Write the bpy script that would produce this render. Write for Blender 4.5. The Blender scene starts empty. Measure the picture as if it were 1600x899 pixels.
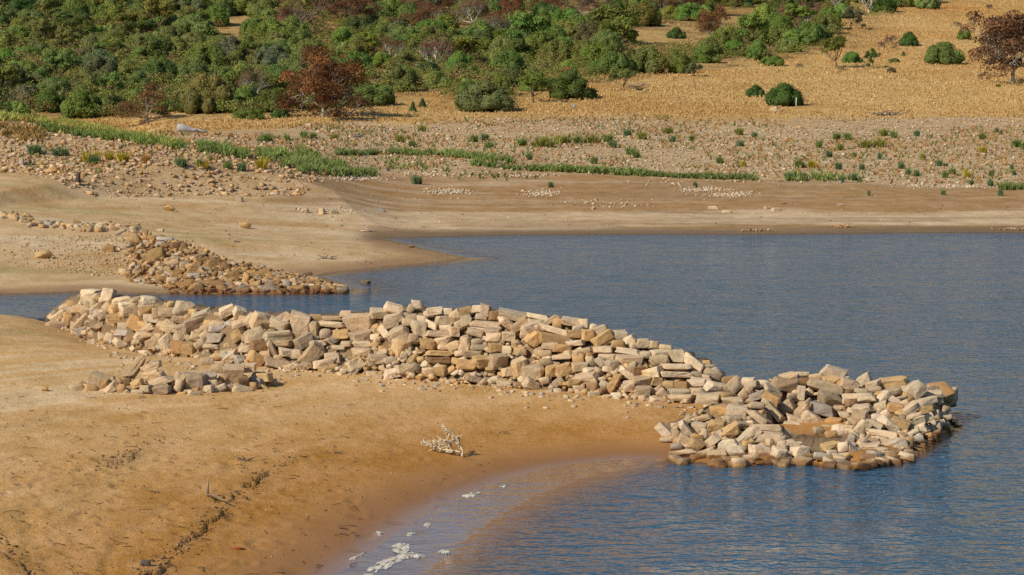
import bpy, bmesh, math, random
import numpy as np
from mathutils import Vector, Matrix, Euler

random.seed(7)
rng = np.random.default_rng(11)
SC = bpy.context.scene
COL = SC.collection
R = math.radians

# ------------------------------------------------------------------ camera model
F, CX, CY, YH, CAMH = 4444.0, 800.0, 449.5, 100.0, 8.0
PITCH = math.atan((CY - YH) / F)
CP, SP = math.cos(PITCH), math.sin(PITCH)

def ray(px, py):
    """slope x/y and z/y of the line of sight through a point of the photograph"""
    px = np.asarray(px, float); py = np.asarray(py, float)
    u = (px - CX) / F; v = -(py - CY) / F
    dy = CP + v * SP
    return u / dy, (-SP + v * CP) / dy

def at(px, py, y):
    s, m = ray(px, py)
    return np.stack([s * y, y + 0 * s, CAMH + m * y], -1)

def flat(px, py):
    """point of the water plane"""
    s, m = ray(px, py)
    y = -CAMH / m
    return float(s * y), float(y)

# ------------------------------------------------------------------ noise
def _hash(ix, iy, seed):
    h = (ix.astype(np.int64) * 374761393 + iy.astype(np.int64) * 668265263 + seed * 1442695041) & 0xFFFFFFFF
    h = ((h ^ (h >> 13)) * 1274126177) & 0xFFFFFFFF
    h = h ^ (h >> 16)
    return (h & 0xFFFFFF) / float(0xFFFFFF)

def vnoise(x, y, seed=0):
    ix = np.floor(x); iy = np.floor(y)
    fx = x - ix; fy = y - iy
    fx = fx * fx * (3 - 2 * fx); fy = fy * fy * (3 - 2 * fy)
    a = _hash(ix, iy, seed); b = _hash(ix + 1, iy, seed)
    c = _hash(ix, iy + 1, seed); d = _hash(ix + 1, iy + 1, seed)
    return a + (b - a) * fx + (c - a) * fy + (a - b - c + d) * fx * fy

def fbm(x, y, seed=0, octv=4, gain=0.5):
    t = 0; amp = 1; n = 0
    for k in range(octv):
        t = t + amp * vnoise(x * 2 ** k + 17.3 * k, y * 2 ** k - 9.1 * k, seed + k)
        n += amp; amp *= gain
    return t / n * 2 - 1          # -1..1

def smooth(a, b, x):
    t = np.clip((x - a) / (b - a), 0, 1)
    return t * t * (3 - 2 * t)

# ------------------------------------------------------------------ long stone wall: foot and crest lines seen in the photograph
WALL_PX   = [70, 100, 130, 160, 185, 215, 250, 300, 350, 400, 450, 500, 560, 600, 650, 700, 750, 800, 850, 900, 950, 1000, 1050, 1100, 1135]
WALL_FOOT = [506, 512, 524, 540, 553, 556, 553, 570, 578, 580, 580, 580, 588, 598, 600, 598, 602, 611, 615, 618, 624, 632, 634, 636, 638]
WALL_TOP  = [503, 474, 456, 454, 462, 463, 468, 478, 482, 490, 490, 494, 490, 482, 476, 486, 480, 487, 494, 502, 520, 535, 548, 566, 592]

# ------------------------------------------------------------------ shorelines
def wpt(px, y):
    s, _ = ray(px, 500)
    return (float(s * y), y)

near_px = [(1045, 717), (980, 717), (900, 724), (850, 733), (800, 746), (755, 762), (711, 781), (672, 800), (639, 820), (608, 840), (584, 859), (550, 881), (523, 899), (484, 935), (462, 1000), (450, 1060)]
NEAR = [flat(*p) for p in near_px]
NEAR += [(-3.0, 30), (-1.0, 24), (6, 20), (40, 19), (220, 15), (220, -60), (-220, -60), (-220, 92)]
NEAR += [flat(*p) for p in [(-900, 524), (-300, 512), (0, 506.5), (70, 503)]]
for p, f in list(zip(WALL_PX, WALL_FOOT))[2:-1:2]:
    s, m = ray(p, f)
    yb = -(CAMH - 0.55) / m
    NEAR.append((float(s * (yb + 5.2)), float(yb + 5.2)))
NEAR += [wpt(1170, 65.2), wpt(1240, 65.0), wpt(1320, 65.2), wpt(1400, 65.2), wpt(1462, 64.6)]
NEAR += [flat(*p) for p in [(1487, 668), (1440, 702), (1418, 716), (1380, 728), (1290, 728), (1262, 718), (1150, 727)]]

far_px = [(-2400, 486), (-900, 470), (-300, 463), (0, 458), (80, 456), (150, 453), (200, 456), (300, 458), (450, 458), (535, 456), (546, 451),
          (515, 440), (488, 432), (510, 426), (540, 423), (600, 416), (660, 411), (705, 406), (724, 403), (700, 399), (650, 388),
          (615, 379), (588, 373.5), (620, 370), (700, 368), (800, 366), (1000, 364.5), (1200, 365), (1400, 362.5), (1600, 362), (1900, 361), (3500, 356)]
FAR = [flat(*p) for p in far_px] + [(3000, 2500), (-3000, 2500)]

def sdf(poly, X, Y):
    P = np.array(poly); Q = np.roll(P, -1, 0)
    d2 = np.full(X.shape, 1e18); ins = np.zeros(X.shape, bool)
    for (ax, ay), (bx, by) in zip(P, Q):
        ex, ey = bx - ax, by - ay
        L = ex * ex + ey * ey + 1e-12
        t = np.clip(((X - ax) * ex + (Y - ay) * ey) / L, 0, 1)
        d2 = np.minimum(d2, (X - ax - t * ex) ** 2 + (Y - ay - t * ey) ** 2)
        c = ((ay > Y) != (by > Y)) & (X < ex * (Y - ay) / (ey if abs(ey) > 1e-9 else 1e-9) + ax)
        ins ^= c
    d = np.sqrt(d2)
    return np.where(ins, d, -d)

def linedist(line, X, Y):
    """distance to an open line and which side (positive = left when walking along it)"""
    best = np.full(X.shape, 1e18); side = np.zeros(X.shape); along = np.zeros(X.shape); acc = 0.0
    for (ax, ay), (bx, by) in zip(line[:-1], line[1:]):
        ex, ey = bx - ax, by - ay
        L = math.hypot(ex, ey) + 1e-9
        t = np.clip(((X - ax) * ex + (Y - ay) * ey) / L ** 2, 0, 1)
        d = np.hypot(X - ax - t * ex, Y - ay - t * ey)
        m = d < best
        best = np.where(m, d, best)
        side = np.where(m, np.sign(ex * (Y - ay) - ey * (X - ax)), side)
        along = np.where(m, acc + t * L, along)
        acc += L
    return best, side, along

# ------------------------------------------------------------------ heights of the far land, column by column (photo row, distance)
COLS = {
    -700: [(470, 96), (420, 106), (350, 123), (275, 145), (215, 158), (150, 174), (140, 200), (150, 240), (100, 275), (0, 345), (-80, 410)],
    0:    [(458, 99.6), (415, 107), (340, 125), (270, 146), (230, 157), (181, 171), (196, 205), (196, 230), (100, 272), (0, 340), (-80, 405)],
    150:  [(455, 100), (400, 112), (340, 127), (290, 141), (250, 152), (209, 166), (205, 205), (196, 230), (100, 272), (0, 342), (-80, 405)],
    300:  [(456, 100), (400, 112), (340, 127), (300, 138), (260, 148), (231, 158), (212, 190), (190, 226), (100, 274), (0, 345), (-80, 410)],
    450:  [(437, 105), (400, 113), (350, 125), (300, 141), (270, 152), (240, 168), (212, 194), (187, 228), (100, 278), (0, 355), (-80, 425)],
    600:  [(416, 112), (396, 118), (376, 128), (368, 132.6), (340, 143), (300, 159), (272, 171), (235, 192), (205, 214), (175, 238), (100, 290), (0, 380), (-80, 460)],
    800:  [(366, 133.6), (335, 146), (290, 165), (262, 176), (230, 195), (195, 220), (170, 240), (130, 275), (100, 303), (60, 340), (0, 405), (-80, 500)],
    1100: [(364.5, 134.4), (333, 147), (290, 166), (272, 174), (230, 197), (195, 221), (165, 244), (130, 274), (100, 305), (60, 348), (0, 425), (-80, 530)],
    1400: [(362.5, 135.4), (330, 148), (295, 164), (272, 175), (230, 197), (195, 220), (165, 243), (130, 274), (100, 305), (60, 350), (0, 440), (-80, 545)],
    1600: [(362, 135.7), (330, 148), (298, 163), (272, 175), (230, 197), (195, 220), (165, 243), (130, 273), (100, 304), (60, 352), (0, 450), (-80, 555)],
    2300: [(360, 136.7), (330, 148), (300, 162), (272, 175), (230, 197), (195, 220), (165, 243), (130, 273), (100, 304), (60, 352), (0, 450), (-80, 555)],
}
s_in = np.linspace(-0.222, 0.222, 860)
s_l = -0.222 - (np.linspace(0, 1, 46)[1:] ** 1.6) * 0.75
S = np.concatenate([s_l[::-1], s_in, -s_l])
ROWS = np.concatenate([np.linspace(3, 38, 70)[:-1], np.geomspace(38, 560, 900), np.geomspace(560, 1500, 24)[1:]])
NS, NR = len(S), len(ROWS)
SS, YY = np.meshgrid(S, ROWS)
XX = SS * YY

cp = sorted(COLS); zc = []
for p in cp:
    ys = np.array([q[1] for q in COLS[p]], float); pys = np.array([q[0] for q in COLS[p]], float)
    _, m = ray(800, pys)
    zs = CAMH + m * ys
    ys = np.append(ys, [800, 1500]); zs = np.append(zs, [zs[-1] + 55, zs[-1] + 130])
    zc.append(np.interp(ROWS, ys, zs))
zc = np.array(zc)
sc_ = (np.array(cp) - CX) / F / CP
TT = np.empty((NR, NS))
for i in range(NR):
    TT[i] = np.interp(S, sc_, zc[:, i])
def box(a, k, ax):
    c = np.cumsum(np.insert(np.pad(a, [(k, k) if q == ax else (0, 0) for q in (0, 1)], mode='edge'), 0, 0, axis=ax), axis=ax)
    n = a.shape[ax]; w = 2 * k + 1
    return (np.take(c, range(w, w + n), ax) - np.take(c, range(0, n), ax)) / w
for _ in range(2):
    TT = box(TT, 7, 0); TT = box(TT, 22, 1)

SDN = sdf(NEAR, XX, YY); SDF = sdf(FAR, XX, YY)
wob = fbm(XX * 0.35, YY * 0.12, 5, 3)
SDN2 = SDN + 0.22 * wob * smooth(0.3, 2, np.abs(SDN))
SHD = linedist([flat(1262, 700), flat(1180, 712)] + [flat(*q) for q in near_px] + [(-3.0, 30)], XX, YY)[0]
hn = 0.95 * (1 - np.exp(-np.clip(np.minimum(3.2 * SDN2, SHD), 0, None) / 9.0))
hn += 0.07 * fbm(XX * 0.18, YY * 0.08, 21, 3) * smooth(0.5, 6, SDN)
hn += np.clip(34 - YY, 0, None) * 0.19 * smooth(0.0, 5, SDN)
# old waterlines: low ridges that sweep parallel to the shore
SW = SHD + 0.5 * fbm(XX * .25, YY * .12, 23, 3)
hn += 0.042 * fbm(SW * 1.5, XX * 0.05, 25, 4, .6) * smooth(2.5, 6, SHD)
# smooth flow ripples and small humps of the dried mud
hn += 0.009 * fbm(XX * 0.9, YY * 0.55, 31, 4) * smooth(0.6, 5, SDN)
hn += 0.007 * fbm(XX * 2.8 + YY * 0.8, YY * 1.0, 37, 3) * smooth(3, 9, SDN)

def gline(pts, ground=0.7):
    out = []
    for p in pts:
        s, m = ray(*p); y = -(CAMH - ground) / m
        out.append((float(s * y), float(y)))
    return out
CRACK = gline([(478, 682), (440, 697), (405, 712), (385, 728), (362, 745), (340, 765), (322, 786), (292, 805), (270, 822), (245, 842), (226, 862), (215, 886), (203, 915), (190, 960)])
CRACK2 = gline([(-30, 800), (0, 822), (25, 848), (52, 872), (75, 900), (110, 950)])
CRACK3 = gline([(255, 668), (225, 682), (200, 694), (172, 706), (155, 716)])
crk = np.zeros_like(XX)
jx = XX + 0.30 * fbm(XX * 1.6, YY * .8, 51, 4); jy = YY + 0.55 * fbm(XX * 1.3, YY * .8, 57, 4)
for line, amp, w in ((CRACK, 0.048, 1.6), (CRACK2, 0.05, 1.4), (CRACK3, 0.03, 1.0)):
    d, sd, al = linedist(line, jx, jy)
    var = np.clip(0.55 + 1.6 * fbm(al * 1.1, al * 0, 61, 3), 0.04, 1)
    var = var * smooth(0, 2.0, al)
    up = sd < 0          # left side of the image stays higher
    step = np.where(up, np.exp(-d / w), -0.35 * np.exp(-d / 0.22))
    hn += amp * var * step
    crk = np.maximum(crk, np.exp(-(d / 0.35) ** 2) * var)
TRACK = gline([(600, 590), (470, 606), (380, 634), (300, 664), (225, 700), (165, 740), (120, 790), (100, 850), (110, 930)])
TRACK2 = gline([(700, 612), (560, 622), (440, 650), (360, 680)])
TRACK4 = gline([(700, 640), (560, 652), (450, 676), (350, 712), (270, 752), (200, 800), (160, 850), (150, 930)])
TRACK5 = gline([(-20, 640), (90, 628), (220, 632), (330, 625)])
TRACK3 = gline([(40, 780), (55, 830), (90, 870), (140, 905), (200, 940)])
trk = np.zeros_like(XX)
for line, w in ((TRACK, 0.42), (TRACK2, 0.3), (TRACK3, 0.22), (TRACK4, .16), (TRACK5, .25)):
    d, sd, al = linedist(line, XX + 0.1 * fbm(XX * .8, YY * .4, 71, 2), YY)
    trk = np.maximum(trk, np.exp(-(d / w) ** 2))
hn -= 0.02 * trk
# scattered footprints and hoof marks
pr = np.zeros_like(XX)
prs = np.random.default_rng(5)
for k in range(340):
    if k < 210:
        p = (prs.uniform(-60, 470), prs.uniform(690, 930))
    else:
        p = (prs.uniform(-60, 760), prs.uniform(600, 800))
    s, m = ray(*p); y0 = -(CAMH - 0.75) / m; x0 = s * y0
    j0 = np.searchsorted(ROWS, y0 - 0.6); j1 = np.searchsorted(ROWS, y0 + 0.6)
    i0 = np.searchsorted(S, (x0 - 0.5) / y0); i1 = np.searchsorted(S, (x0 + 0.5) / y0)
    sl = (slice(j0, j1), slice(i0, i1))
    a = prs.uniform(0, 3.1); ca, sa = math.cos(a), math.sin(a)
    ex = ((XX[sl] - x0) * ca + (YY[sl] - y0) * sa) / prs.uniform(.09, .17)
    ey = ((YY[sl] - y0) * ca - (XX[sl] - x0) * sa) / prs.uniform(.10, .24)
    q = ex ** 2 + ey ** 2
    hn[sl] += (-0.05 * np.exp(-q) + 0.022 * np.exp(-(np.sqrt(q) - 1.4) ** 2 * 4)) * prs.uniform(.2, .7)
    pr[sl] = np.maximum(pr[sl], np.exp(-q))

hf = np.minimum(0.075 * np.clip(SDF, 0, None) + 0.35 * np.clip(SDF - 18, 0, None) + 0.02 * fbm(XX * 0.3, YY * 0.2, 43, 3), np.maximum(TT, 0.04))
rough = smooth(150, 175, YY) + smooth(-0.07, -0.1, SS) * smooth(118, 150, YY)
hf += 0.16 * fbm(XX * 0.16, YY * 0.10, 41, 4) * np.clip(rough, 0, 1) * smooth(1, 10, SDF)
hf += 0.035 * fbm(XX * 0.6, YY * 0.35, 47, 4) * smooth(1, 6, SDF)
hf += 1.2 * fbm(XX * 0.02, YY * 0.02, 49, 3) * smooth(240, 330, YY)
# gully running down behind the green ridge on the left
gx, gy = float(ray(205, 210)[0]), 214.0
hf -= 0.8 * np.exp(-((SS - gx) / 0.006) ** 2) * smooth(172, 195, YY) * (1 - smooth(222, 236, YY))
_du = np.minimum(np.abs(SDN), np.abs(SDF))
_bd = linedist([flat(*q) for q in near_px[1:]], XX, YY)[0]
_sf = np.clip(1 - (_bd - _du) / .6, 0, 1) * smooth(float(ray(1050, 700)[0]), float(ray(960, 700)[0]), SS)     # gentle shelf along the beach only
_st = 1 + 4 * smooth(float(ray(1035, 700)[0]), float(ray(1060, 700)[0]), SS) * (np.abs(SDN) < np.abs(SDF)) * (1 - _sf)
under = -np.minimum(_st * (.085 - .059 * _sf) * np.minimum(_du, 1.3) + _st * (.085 + .02 * _sf) * np.clip(_du - 1.3, 0, None), 1.8)
HH = np.where(SDN > 0, hn, np.where(SDF > 0, np.maximum(hf, 0.012), under))

LR = np.log(ROWS)
def height(x, y):
    x = np.asarray(x, float); y = np.asarray(y, float)
    s = x / y
    i = np.clip(np.searchsorted(S, s) - 1, 0, NS - 2); j = np.clip(np.searchsorted(ROWS, y) - 1, 0, NR - 2)
    a = np.clip((s - S[i]) / (S[i + 1] - S[i]), 0, 1); b = np.clip((y - ROWS[j]) / (ROWS[j + 1] - ROWS[j]), 0, 1)
    return (HH[j, i] * (1 - a) * (1 - b) + HH[j, i + 1] * a * (1 - b) + HH[j + 1, i] * (1 - a) * b + HH[j + 1, i + 1] * a * b)

def hit(px, py, ymin=36.0, ymax=1400.0):
    """first point of the ground seen through a point of the photograph"""
    px = np.atleast_1d(np.asarray(px, float)); py = np.atleast_1d(np.asarray(py, float))
    s, m = ray(px, py)
    out = np.empty((len(px), 3))
    rows = ROWS[(ROWS >= ymin) & (ROWS <= ymax)]
    for k in range(len(px)):
        g = height(s[k] * rows, rows); z = CAMH + m[k] * rows
        b = np.nonzero(z <= g)[0]
        if len(b) == 0:
            y = rows[-1]
        else:
            j = b[0]
            if j == 0: y = rows[0]
            else:
                d0 = z[j - 1] - g[j - 1]; d1 = z[j] - g[j]
                y = rows[j - 1] + (rows[j] - rows[j - 1]) * d0 / (d0 - d1 + 1e-12)
        out[k] = (s[k] * y, y, height(s[k] * y, y))
    return out

def ycurve(pts):
    """distance of a line drawn on the ground, as a function of the slope x/y"""
    P = np.array(pts, float)
    h = hit(P[:, 0], P[:, 1], ymin=97)
    s = h[:, 0] / h[:, 1]; o = np.argsort(s)
    return lambda q: np.interp(q, s[o], h[o, 1])

# ------------------------------------------------------------------ scene helpers
def link(o):
    COL.objects.link(o); return o

def mesh_np(name, V, Fq, mats, col=None, attrs=None, smooth_=False, matidx=None):
    """big mesh from arrays; faces all of one size"""
    me = bpy.data.meshes.new(name)
    V = np.asarray(V, np.float32); Fq = np.asarray(Fq, np.int32)
    n = Fq.shape[1]
    me.vertices.add(len(V)); me.vertices.foreach_set('co', V.ravel())
    me.loops.add(Fq.size); me.loops.foreach_set('vertex_index', Fq.ravel())
    me.polygons.add(len(Fq))
    me.polygons.foreach_set('loop_start', np.arange(0, Fq.size, n, dtype=np.int32))
    me.polygons.foreach_set('loop_total', np.full(len(Fq), n, np.int32))
    if smooth_: me.polygons.foreach_set('use_smooth', np.ones(len(Fq), bool))
    for m in (mats if isinstance(mats, (list, tuple)) else [mats]): me.materials.append(m)
    if matidx is not None: me.polygons.foreach_set('material_index', np.asarray(matidx, np.int32))
    me.update(calc_edges=True)
    if col is not None:
        a = me.attributes.new('col', 'FLOAT_COLOR', 'POINT')
        c = np.ones((len(V), 4), np.float32); c[:, :3] = col
        a.data.foreach_set('color', c.ravel())
    for k, v in (attrs or {}).items():
        a = me.attributes.new(k, 'FLOAT', 'POINT'); a.data.foreach_set('value', np.asarray(v, np.float32).ravel())
    return me

def obj(name, me, parent=None, loc=None):
    o = link(bpy.data.objects.new(name, me))
    if parent is not None: o.parent = parent
    if loc is not None: o.location = loc
    return o

def tag(o, label=None, cat=None, group=None, kind=None):
    if label: o['label'] = label
    if cat: o['category'] = cat
    if group: o['group'] = group
    if kind: o['kind'] = kind
    return o

class Soup:
    """collects vertices, triangles and colours for one mesh"""
    def __init__(s): s.v = []; s.f = []; s.c = []; s.n = 0
    def add(s, V, Ft, c):
        V = np.asarray(V, float); Ft = np.asarray(Ft, int)
        s.v.append(V); s.f.append(Ft + s.n); s.n += len(V)
        s.c.append(np.broadcast_to(np.asarray(c, float), (len(V), 3)))
    def mesh(s, name, mat, smooth_=False):
        return mesh_np(name, np.concatenate(s.v), np.concatenate(s.f), mat, col=np.concatenate(s.c), smooth_=smooth_)

def tube(soup, pts, radii, c, n=5):
    pts = np.asarray(pts, float); k = len(pts)
    V = []
    up = np.array([0.3, 0.1, 1.0])
    for i in range(k):
        t = pts[min(i + 1, k - 1)] - pts[max(i - 1, 0)]
        t = t / (np.linalg.norm(t) + 1e-9)
        a = np.cross(t, up)
        if np.linalg.norm(a) < 1e-3: a = np.cross(t, [1, 0, 0])
        a /= np.linalg.norm(a); b = np.cross(t, a)
        for q in range(n):
            w = 2 * math.pi * q / n
            V.append(pts[i] + radii[i] * (math.cos(w) * a + math.sin(w) * b))
    V.append(pts[-1]); V.append(pts[0])
    Ft = []
    for i in range(k - 1):
        for q in range(n):
            a, b = i * n + q, i * n + (q + 1) % n
            Ft += [(a, b, b + n), (a, b + n, a + n)]
    e = (k - 1) * n
    for q in range(n):
        Ft.append((e + q, e + (q + 1) % n, len(V) - 2)); Ft.append(((q + 1) % n, q, len(V) - 1))
    soup.add(V, Ft, c)

# ------------------------------------------------------------------ materials
def mat(name):
    m = bpy.data.materials.new(name); m.use_nodes = True
    nt = m.node_tree; nt.nodes.clear()
    return m, nt

def node(nt, kind, inputs=None, **kw):
    n = nt.nodes.new(kind)
    for k, v in kw.items(): setattr(n, k, v)
    for k, v in (inputs or {}).items():
        if isinstance(v, bpy.types.NodeSocket): nt.links.new(v, n.inputs[k])
        else: n.inputs[k].default_value = v
    return n

def mixc(nt, f, a, b, mode='MIX'):
    n = nt.nodes.new('ShaderNodeMix'); n.data_type = 'RGBA'; n.blend_type = mode
    for sock, v in ((n.inputs[0], f), (n.inputs[6], a), (n.inputs[7], b)):
        if isinstance(v, bpy.types.NodeSocket): nt.links.new(v, sock)
        else: sock.default_value = v if not isinstance(v, tuple) or len(v) == 4 else (*v, 1)
    return n.outputs[2]

def ramp(nt, fac, stops):
    n = nt.nodes.new('ShaderNodeValToRGB'); nt.links.new(fac, n.inputs[0])
    el = n.color_ramp.elements
    while len(el) < len(stops): el.new(0.5)
    for e, (p, c) in zip(el, stops):
        e.position = p; e.color = (c, c, c, 1) if not isinstance(c, tuple) else (*c, 1)
    return n.outputs[0]

def noise(nt, vec, scale, detail=4, rough=0.55, sx=None):
    if sx is not None:
        mp = node(nt, 'ShaderNodeMapping', {'Vector': vec, 'Scale': sx}); vec = mp.outputs[0]
    return node(nt, 'ShaderNodeTexNoise', {'Vector': vec, 'Scale': scale, 'Detail': detail, 'Roughness': rough}).outputs[0]

def m_(nt, op, a, b=0.0):
    n = nt.nodes.new('ShaderNodeMath'); n.operation = op
    for i, v in enumerate((a, b)):
        if isinstance(v, bpy.types.NodeSocket): nt.links.new(v, n.inputs[i])
        else: n.inputs[i].default_value = v
    return n.outputs[0]

def finish(nt, color, rough=0.9, normal=None, spec=0.2, **extra):
    b = node(nt, 'ShaderNodeBsdfPrincipled')
    for k, v in {'Base Color': color, 'Roughness': rough, 'Specular IOR Level': spec, **extra}.items():
        if isinstance(v, bpy.types.NodeSocket): nt.links.new(v, b.inputs[k])
        else: b.inputs[k].default_value = v if not (isinstance(v, tuple) and len(v) == 3) else (*v, 1)
    if normal is not None: nt.links.new(normal, b.inputs['Normal'])
    o = node(nt, 'ShaderNodeOutputMaterial'); nt.links.new(b.outputs[0], o.inputs[0])
    return b

def bump(nt, h, strength=0.5, dist=0.02):
    return node(nt, 'ShaderNodeBump', {'Height': h, 'Strength': strength, 'Distance': dist}).outputs[0]

def ground_material():
    m, nt = mat('earth')
    pos = node(nt, 'ShaderNodeNewGeometry').outputs['Position']
    c = node(nt, 'ShaderNodeAttribute', attribute_name='col').outputs['Color']
    wet = node(nt, 'ShaderNodeAttribute', attribute_name='wet').outputs['Fac']
    stony = node(nt, 'ShaderNodeAttribute', attribute_name='stony').outputs['Fac']
    n1 = noise(nt, pos, 1.1, 6, 0.65, (1.0, 0.55, 1.0))
    n2 = noise(nt, pos, 7.0, 5, 0.7, (1.0, 0.7, 1.0))
    n3 = noise(nt, pos, 0.35, 5, 0.6, (0.6, 1.0, 1.0))
    n4 = noise(nt, pos, 20, 4, 0.7, (1.0, 0.6, 1.0))
    v = m_(nt, 'ADD', m_(nt, 'MULTIPLY', n1, 0.65), m_(nt, 'ADD', m_(nt, 'MULTIPLY', n2, 0.45), m_(nt, 'ADD', m_(nt, 'MULTIPLY', n4, 0.35), m_(nt, 'MULTIPLY', n3, 0.25))))
    dry = m_(nt, 'SUBTRACT', 1.0, m_(nt, 'MULTIPLY', wet, 0.8))
    amp = m_(nt, 'MULTIPLY', m_(nt, 'SUBTRACT', v, 0.83), m_(nt, 'MULTIPLY', dry, 1.35))
    fac = m_(nt, 'ADD', 1.0, amp)
    hsv = node(nt, 'ShaderNodeHueSaturation', {'Color': c, 'Value': fac, 'Saturation': m_(nt, 'SUBTRACT', 1.04, m_(nt, 'MULTIPLY', amp, 0.45))}).outputs[0]
    # scattered pale and dark gravel where the ground is stony
    vo = node(nt, 'ShaderNodeTexVoronoi', {'Vector': pos, 'Scale': 3.2})
    st = node(nt, 'ShaderNodeSeparateColor', {'Color': vo.outputs['Color']}).outputs[0]
    stc = ramp(nt, st, [(0.0, (0.18, 0.115, 0.055)), (0.45, (0.41, 0.29, 0.155)), (0.85, (0.53, 0.41, 0.27)), (1.0, (0.66, 0.56, 0.44))])
    hsv = mixc(nt, m_(nt, 'MULTIPLY', stony, 0.62), hsv, stc)
    h = m_(nt, 'ADD', m_(nt, 'MULTIPLY', n1, 0.8), m_(nt, 'ADD', m_(nt, 'MULTIPLY', n2, 0.55), m_(nt, 'MULTIPLY', n4, 0.42)))
    nb = node(nt, 'ShaderNodeBump', {'Height': h, 'Strength': m_(nt, 'MULTIPLY', dry, 0.85), 'Distance': 0.06}).outputs[0]
    film = node(nt, 'ShaderNodeAttribute', attribute_name='film').outputs['Fac']
    rg = m_(nt, 'SUBTRACT', m_(nt, 'SUBTRACT', 0.95, m_(nt, 'MULTIPLY', wet, 0.40)), m_(nt, 'MULTIPLY', film, 0.38))
    finish(nt, hsv, rg, nb, spec=m_(nt, 'ADD', m_(nt, 'MULTIPLY', wet, 0.20), m_(nt, 'MULTIPLY', film, 0.35)))
    return m

def stone_material(name, src):
    m, nt = mat(name)
    geo = node(nt, 'ShaderNodeNewGeometry')
    pos = geo.outputs['Position']
    if src == 'object':
        oi = node(nt, 'ShaderNodeObjectInfo'); c = oi.outputs['Color']
        vec = node(nt, 'ShaderNodeVectorMath', {0: pos, 1: oi.outputs['Location']}, operation='ADD').outputs[0]
    else:
        c = node(nt, 'ShaderNodeAttribute', attribute_name='col').outputs['Color']; vec = pos
    n1 = noise(nt, vec, 2.6, 6, 0.65); n2 = noise(nt, vec, 14, 5, 0.65); n3 = noise(nt, vec, 1.3, 3, 0.5)
    f = m_(nt, 'ADD', 0.16, m_(nt, 'ADD', m_(nt, 'MULTIPLY', n1, 0.95), m_(nt, 'MULTIPLY', n2, 0.78)))
    c = node(nt, 'ShaderNodeHueSaturation', {'Color': c, 'Value': f}).outputs[0]
    # iron staining and dried mud on part of each stone
    c = mixc(nt, ramp(nt, n3, [(0.45, 0.0), (0.72, 0.6)]), c, mixc(nt, 1.0, c, (0.95, 0.74, 0.50), 'MULTIPLY'))
    # band darkened by the water at the waterline
    z = node(nt, 'ShaderNodeSeparateXYZ', {'Vector': pos}).outputs[2]
    zz = m_(nt, 'ADD', z, m_(nt, 'MULTIPLY', m_(nt, 'SUBTRACT', n1, 0.5), 0.14))
    wetm = ramp(nt, m_(nt, 'ADD', zz, 0.5), [(0.50, 1.0), (0.60, 0.8), (0.645, 0.0)])
    c = mixc(nt, wetm, c, mixc(nt, 1.0, c, (0.45, 0.30, 0.15), 'MULTIPLY'))
    h = m_(nt, 'ADD', n1, m_(nt, 'MULTIPLY', n2, 0.5))
    finish(nt, c, m_(nt, 'SUBTRACT', 0.92, m_(nt, 'MULTIPLY', wetm, 0.55)), bump(nt, h, 0.7, 0.05), spec=0.25)
    return m

def vcol_material(name, rough=0.8, spec=0.15, trans=0.0, jitter=0.25, nscale=6.0):
    m, nt = mat(name)
    c = node(nt, 'ShaderNodeAttribute', attribute_name='col').outputs['Color']
    pos = node(nt, 'ShaderNodeNewGeometry').outputs['Position']
    n1 = noise(nt, pos, nscale, 3)
    c = node(nt, 'ShaderNodeHueSaturation', {'Color': c, 'Value': m_(nt, 'ADD', 1 - jitter, m_(nt, 'MULTIPLY', n1, 2 * jitter))}).outputs[0]
    b = finish(nt, c, rough, bump(nt, n1, 0.3, 0.02), spec)
    return m

def leaf_material(name):
    """leaf colour = the plant's own colour times the leaf's variation"""
    m, nt = mat(name)
    a = node(nt, 'ShaderNodeAttribute', attribute_name='col').outputs['Color']
    oi = node(nt, 'ShaderNodeObjectInfo')
    c = mixc(nt, 1.0, oi.outputs['Color'], a, 'MULTIPLY')
    d = node(nt, 'ShaderNodeBsdfPrincipled', {'Base Color': c, 'Roughness': 0.62, 'Specular IOR Level': 0.18})
    t = node(nt, 'ShaderNodeBsdfTranslucent', {'Color': c})
    x = node(nt, 'ShaderNodeMixShader', {0: 0.36, 1: d.outputs[0], 2: t.outputs[0]})
    o = node(nt, 'ShaderNodeOutputMaterial'); nt.links.new(x.outputs[0], o.inputs[0])
    return m

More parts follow.
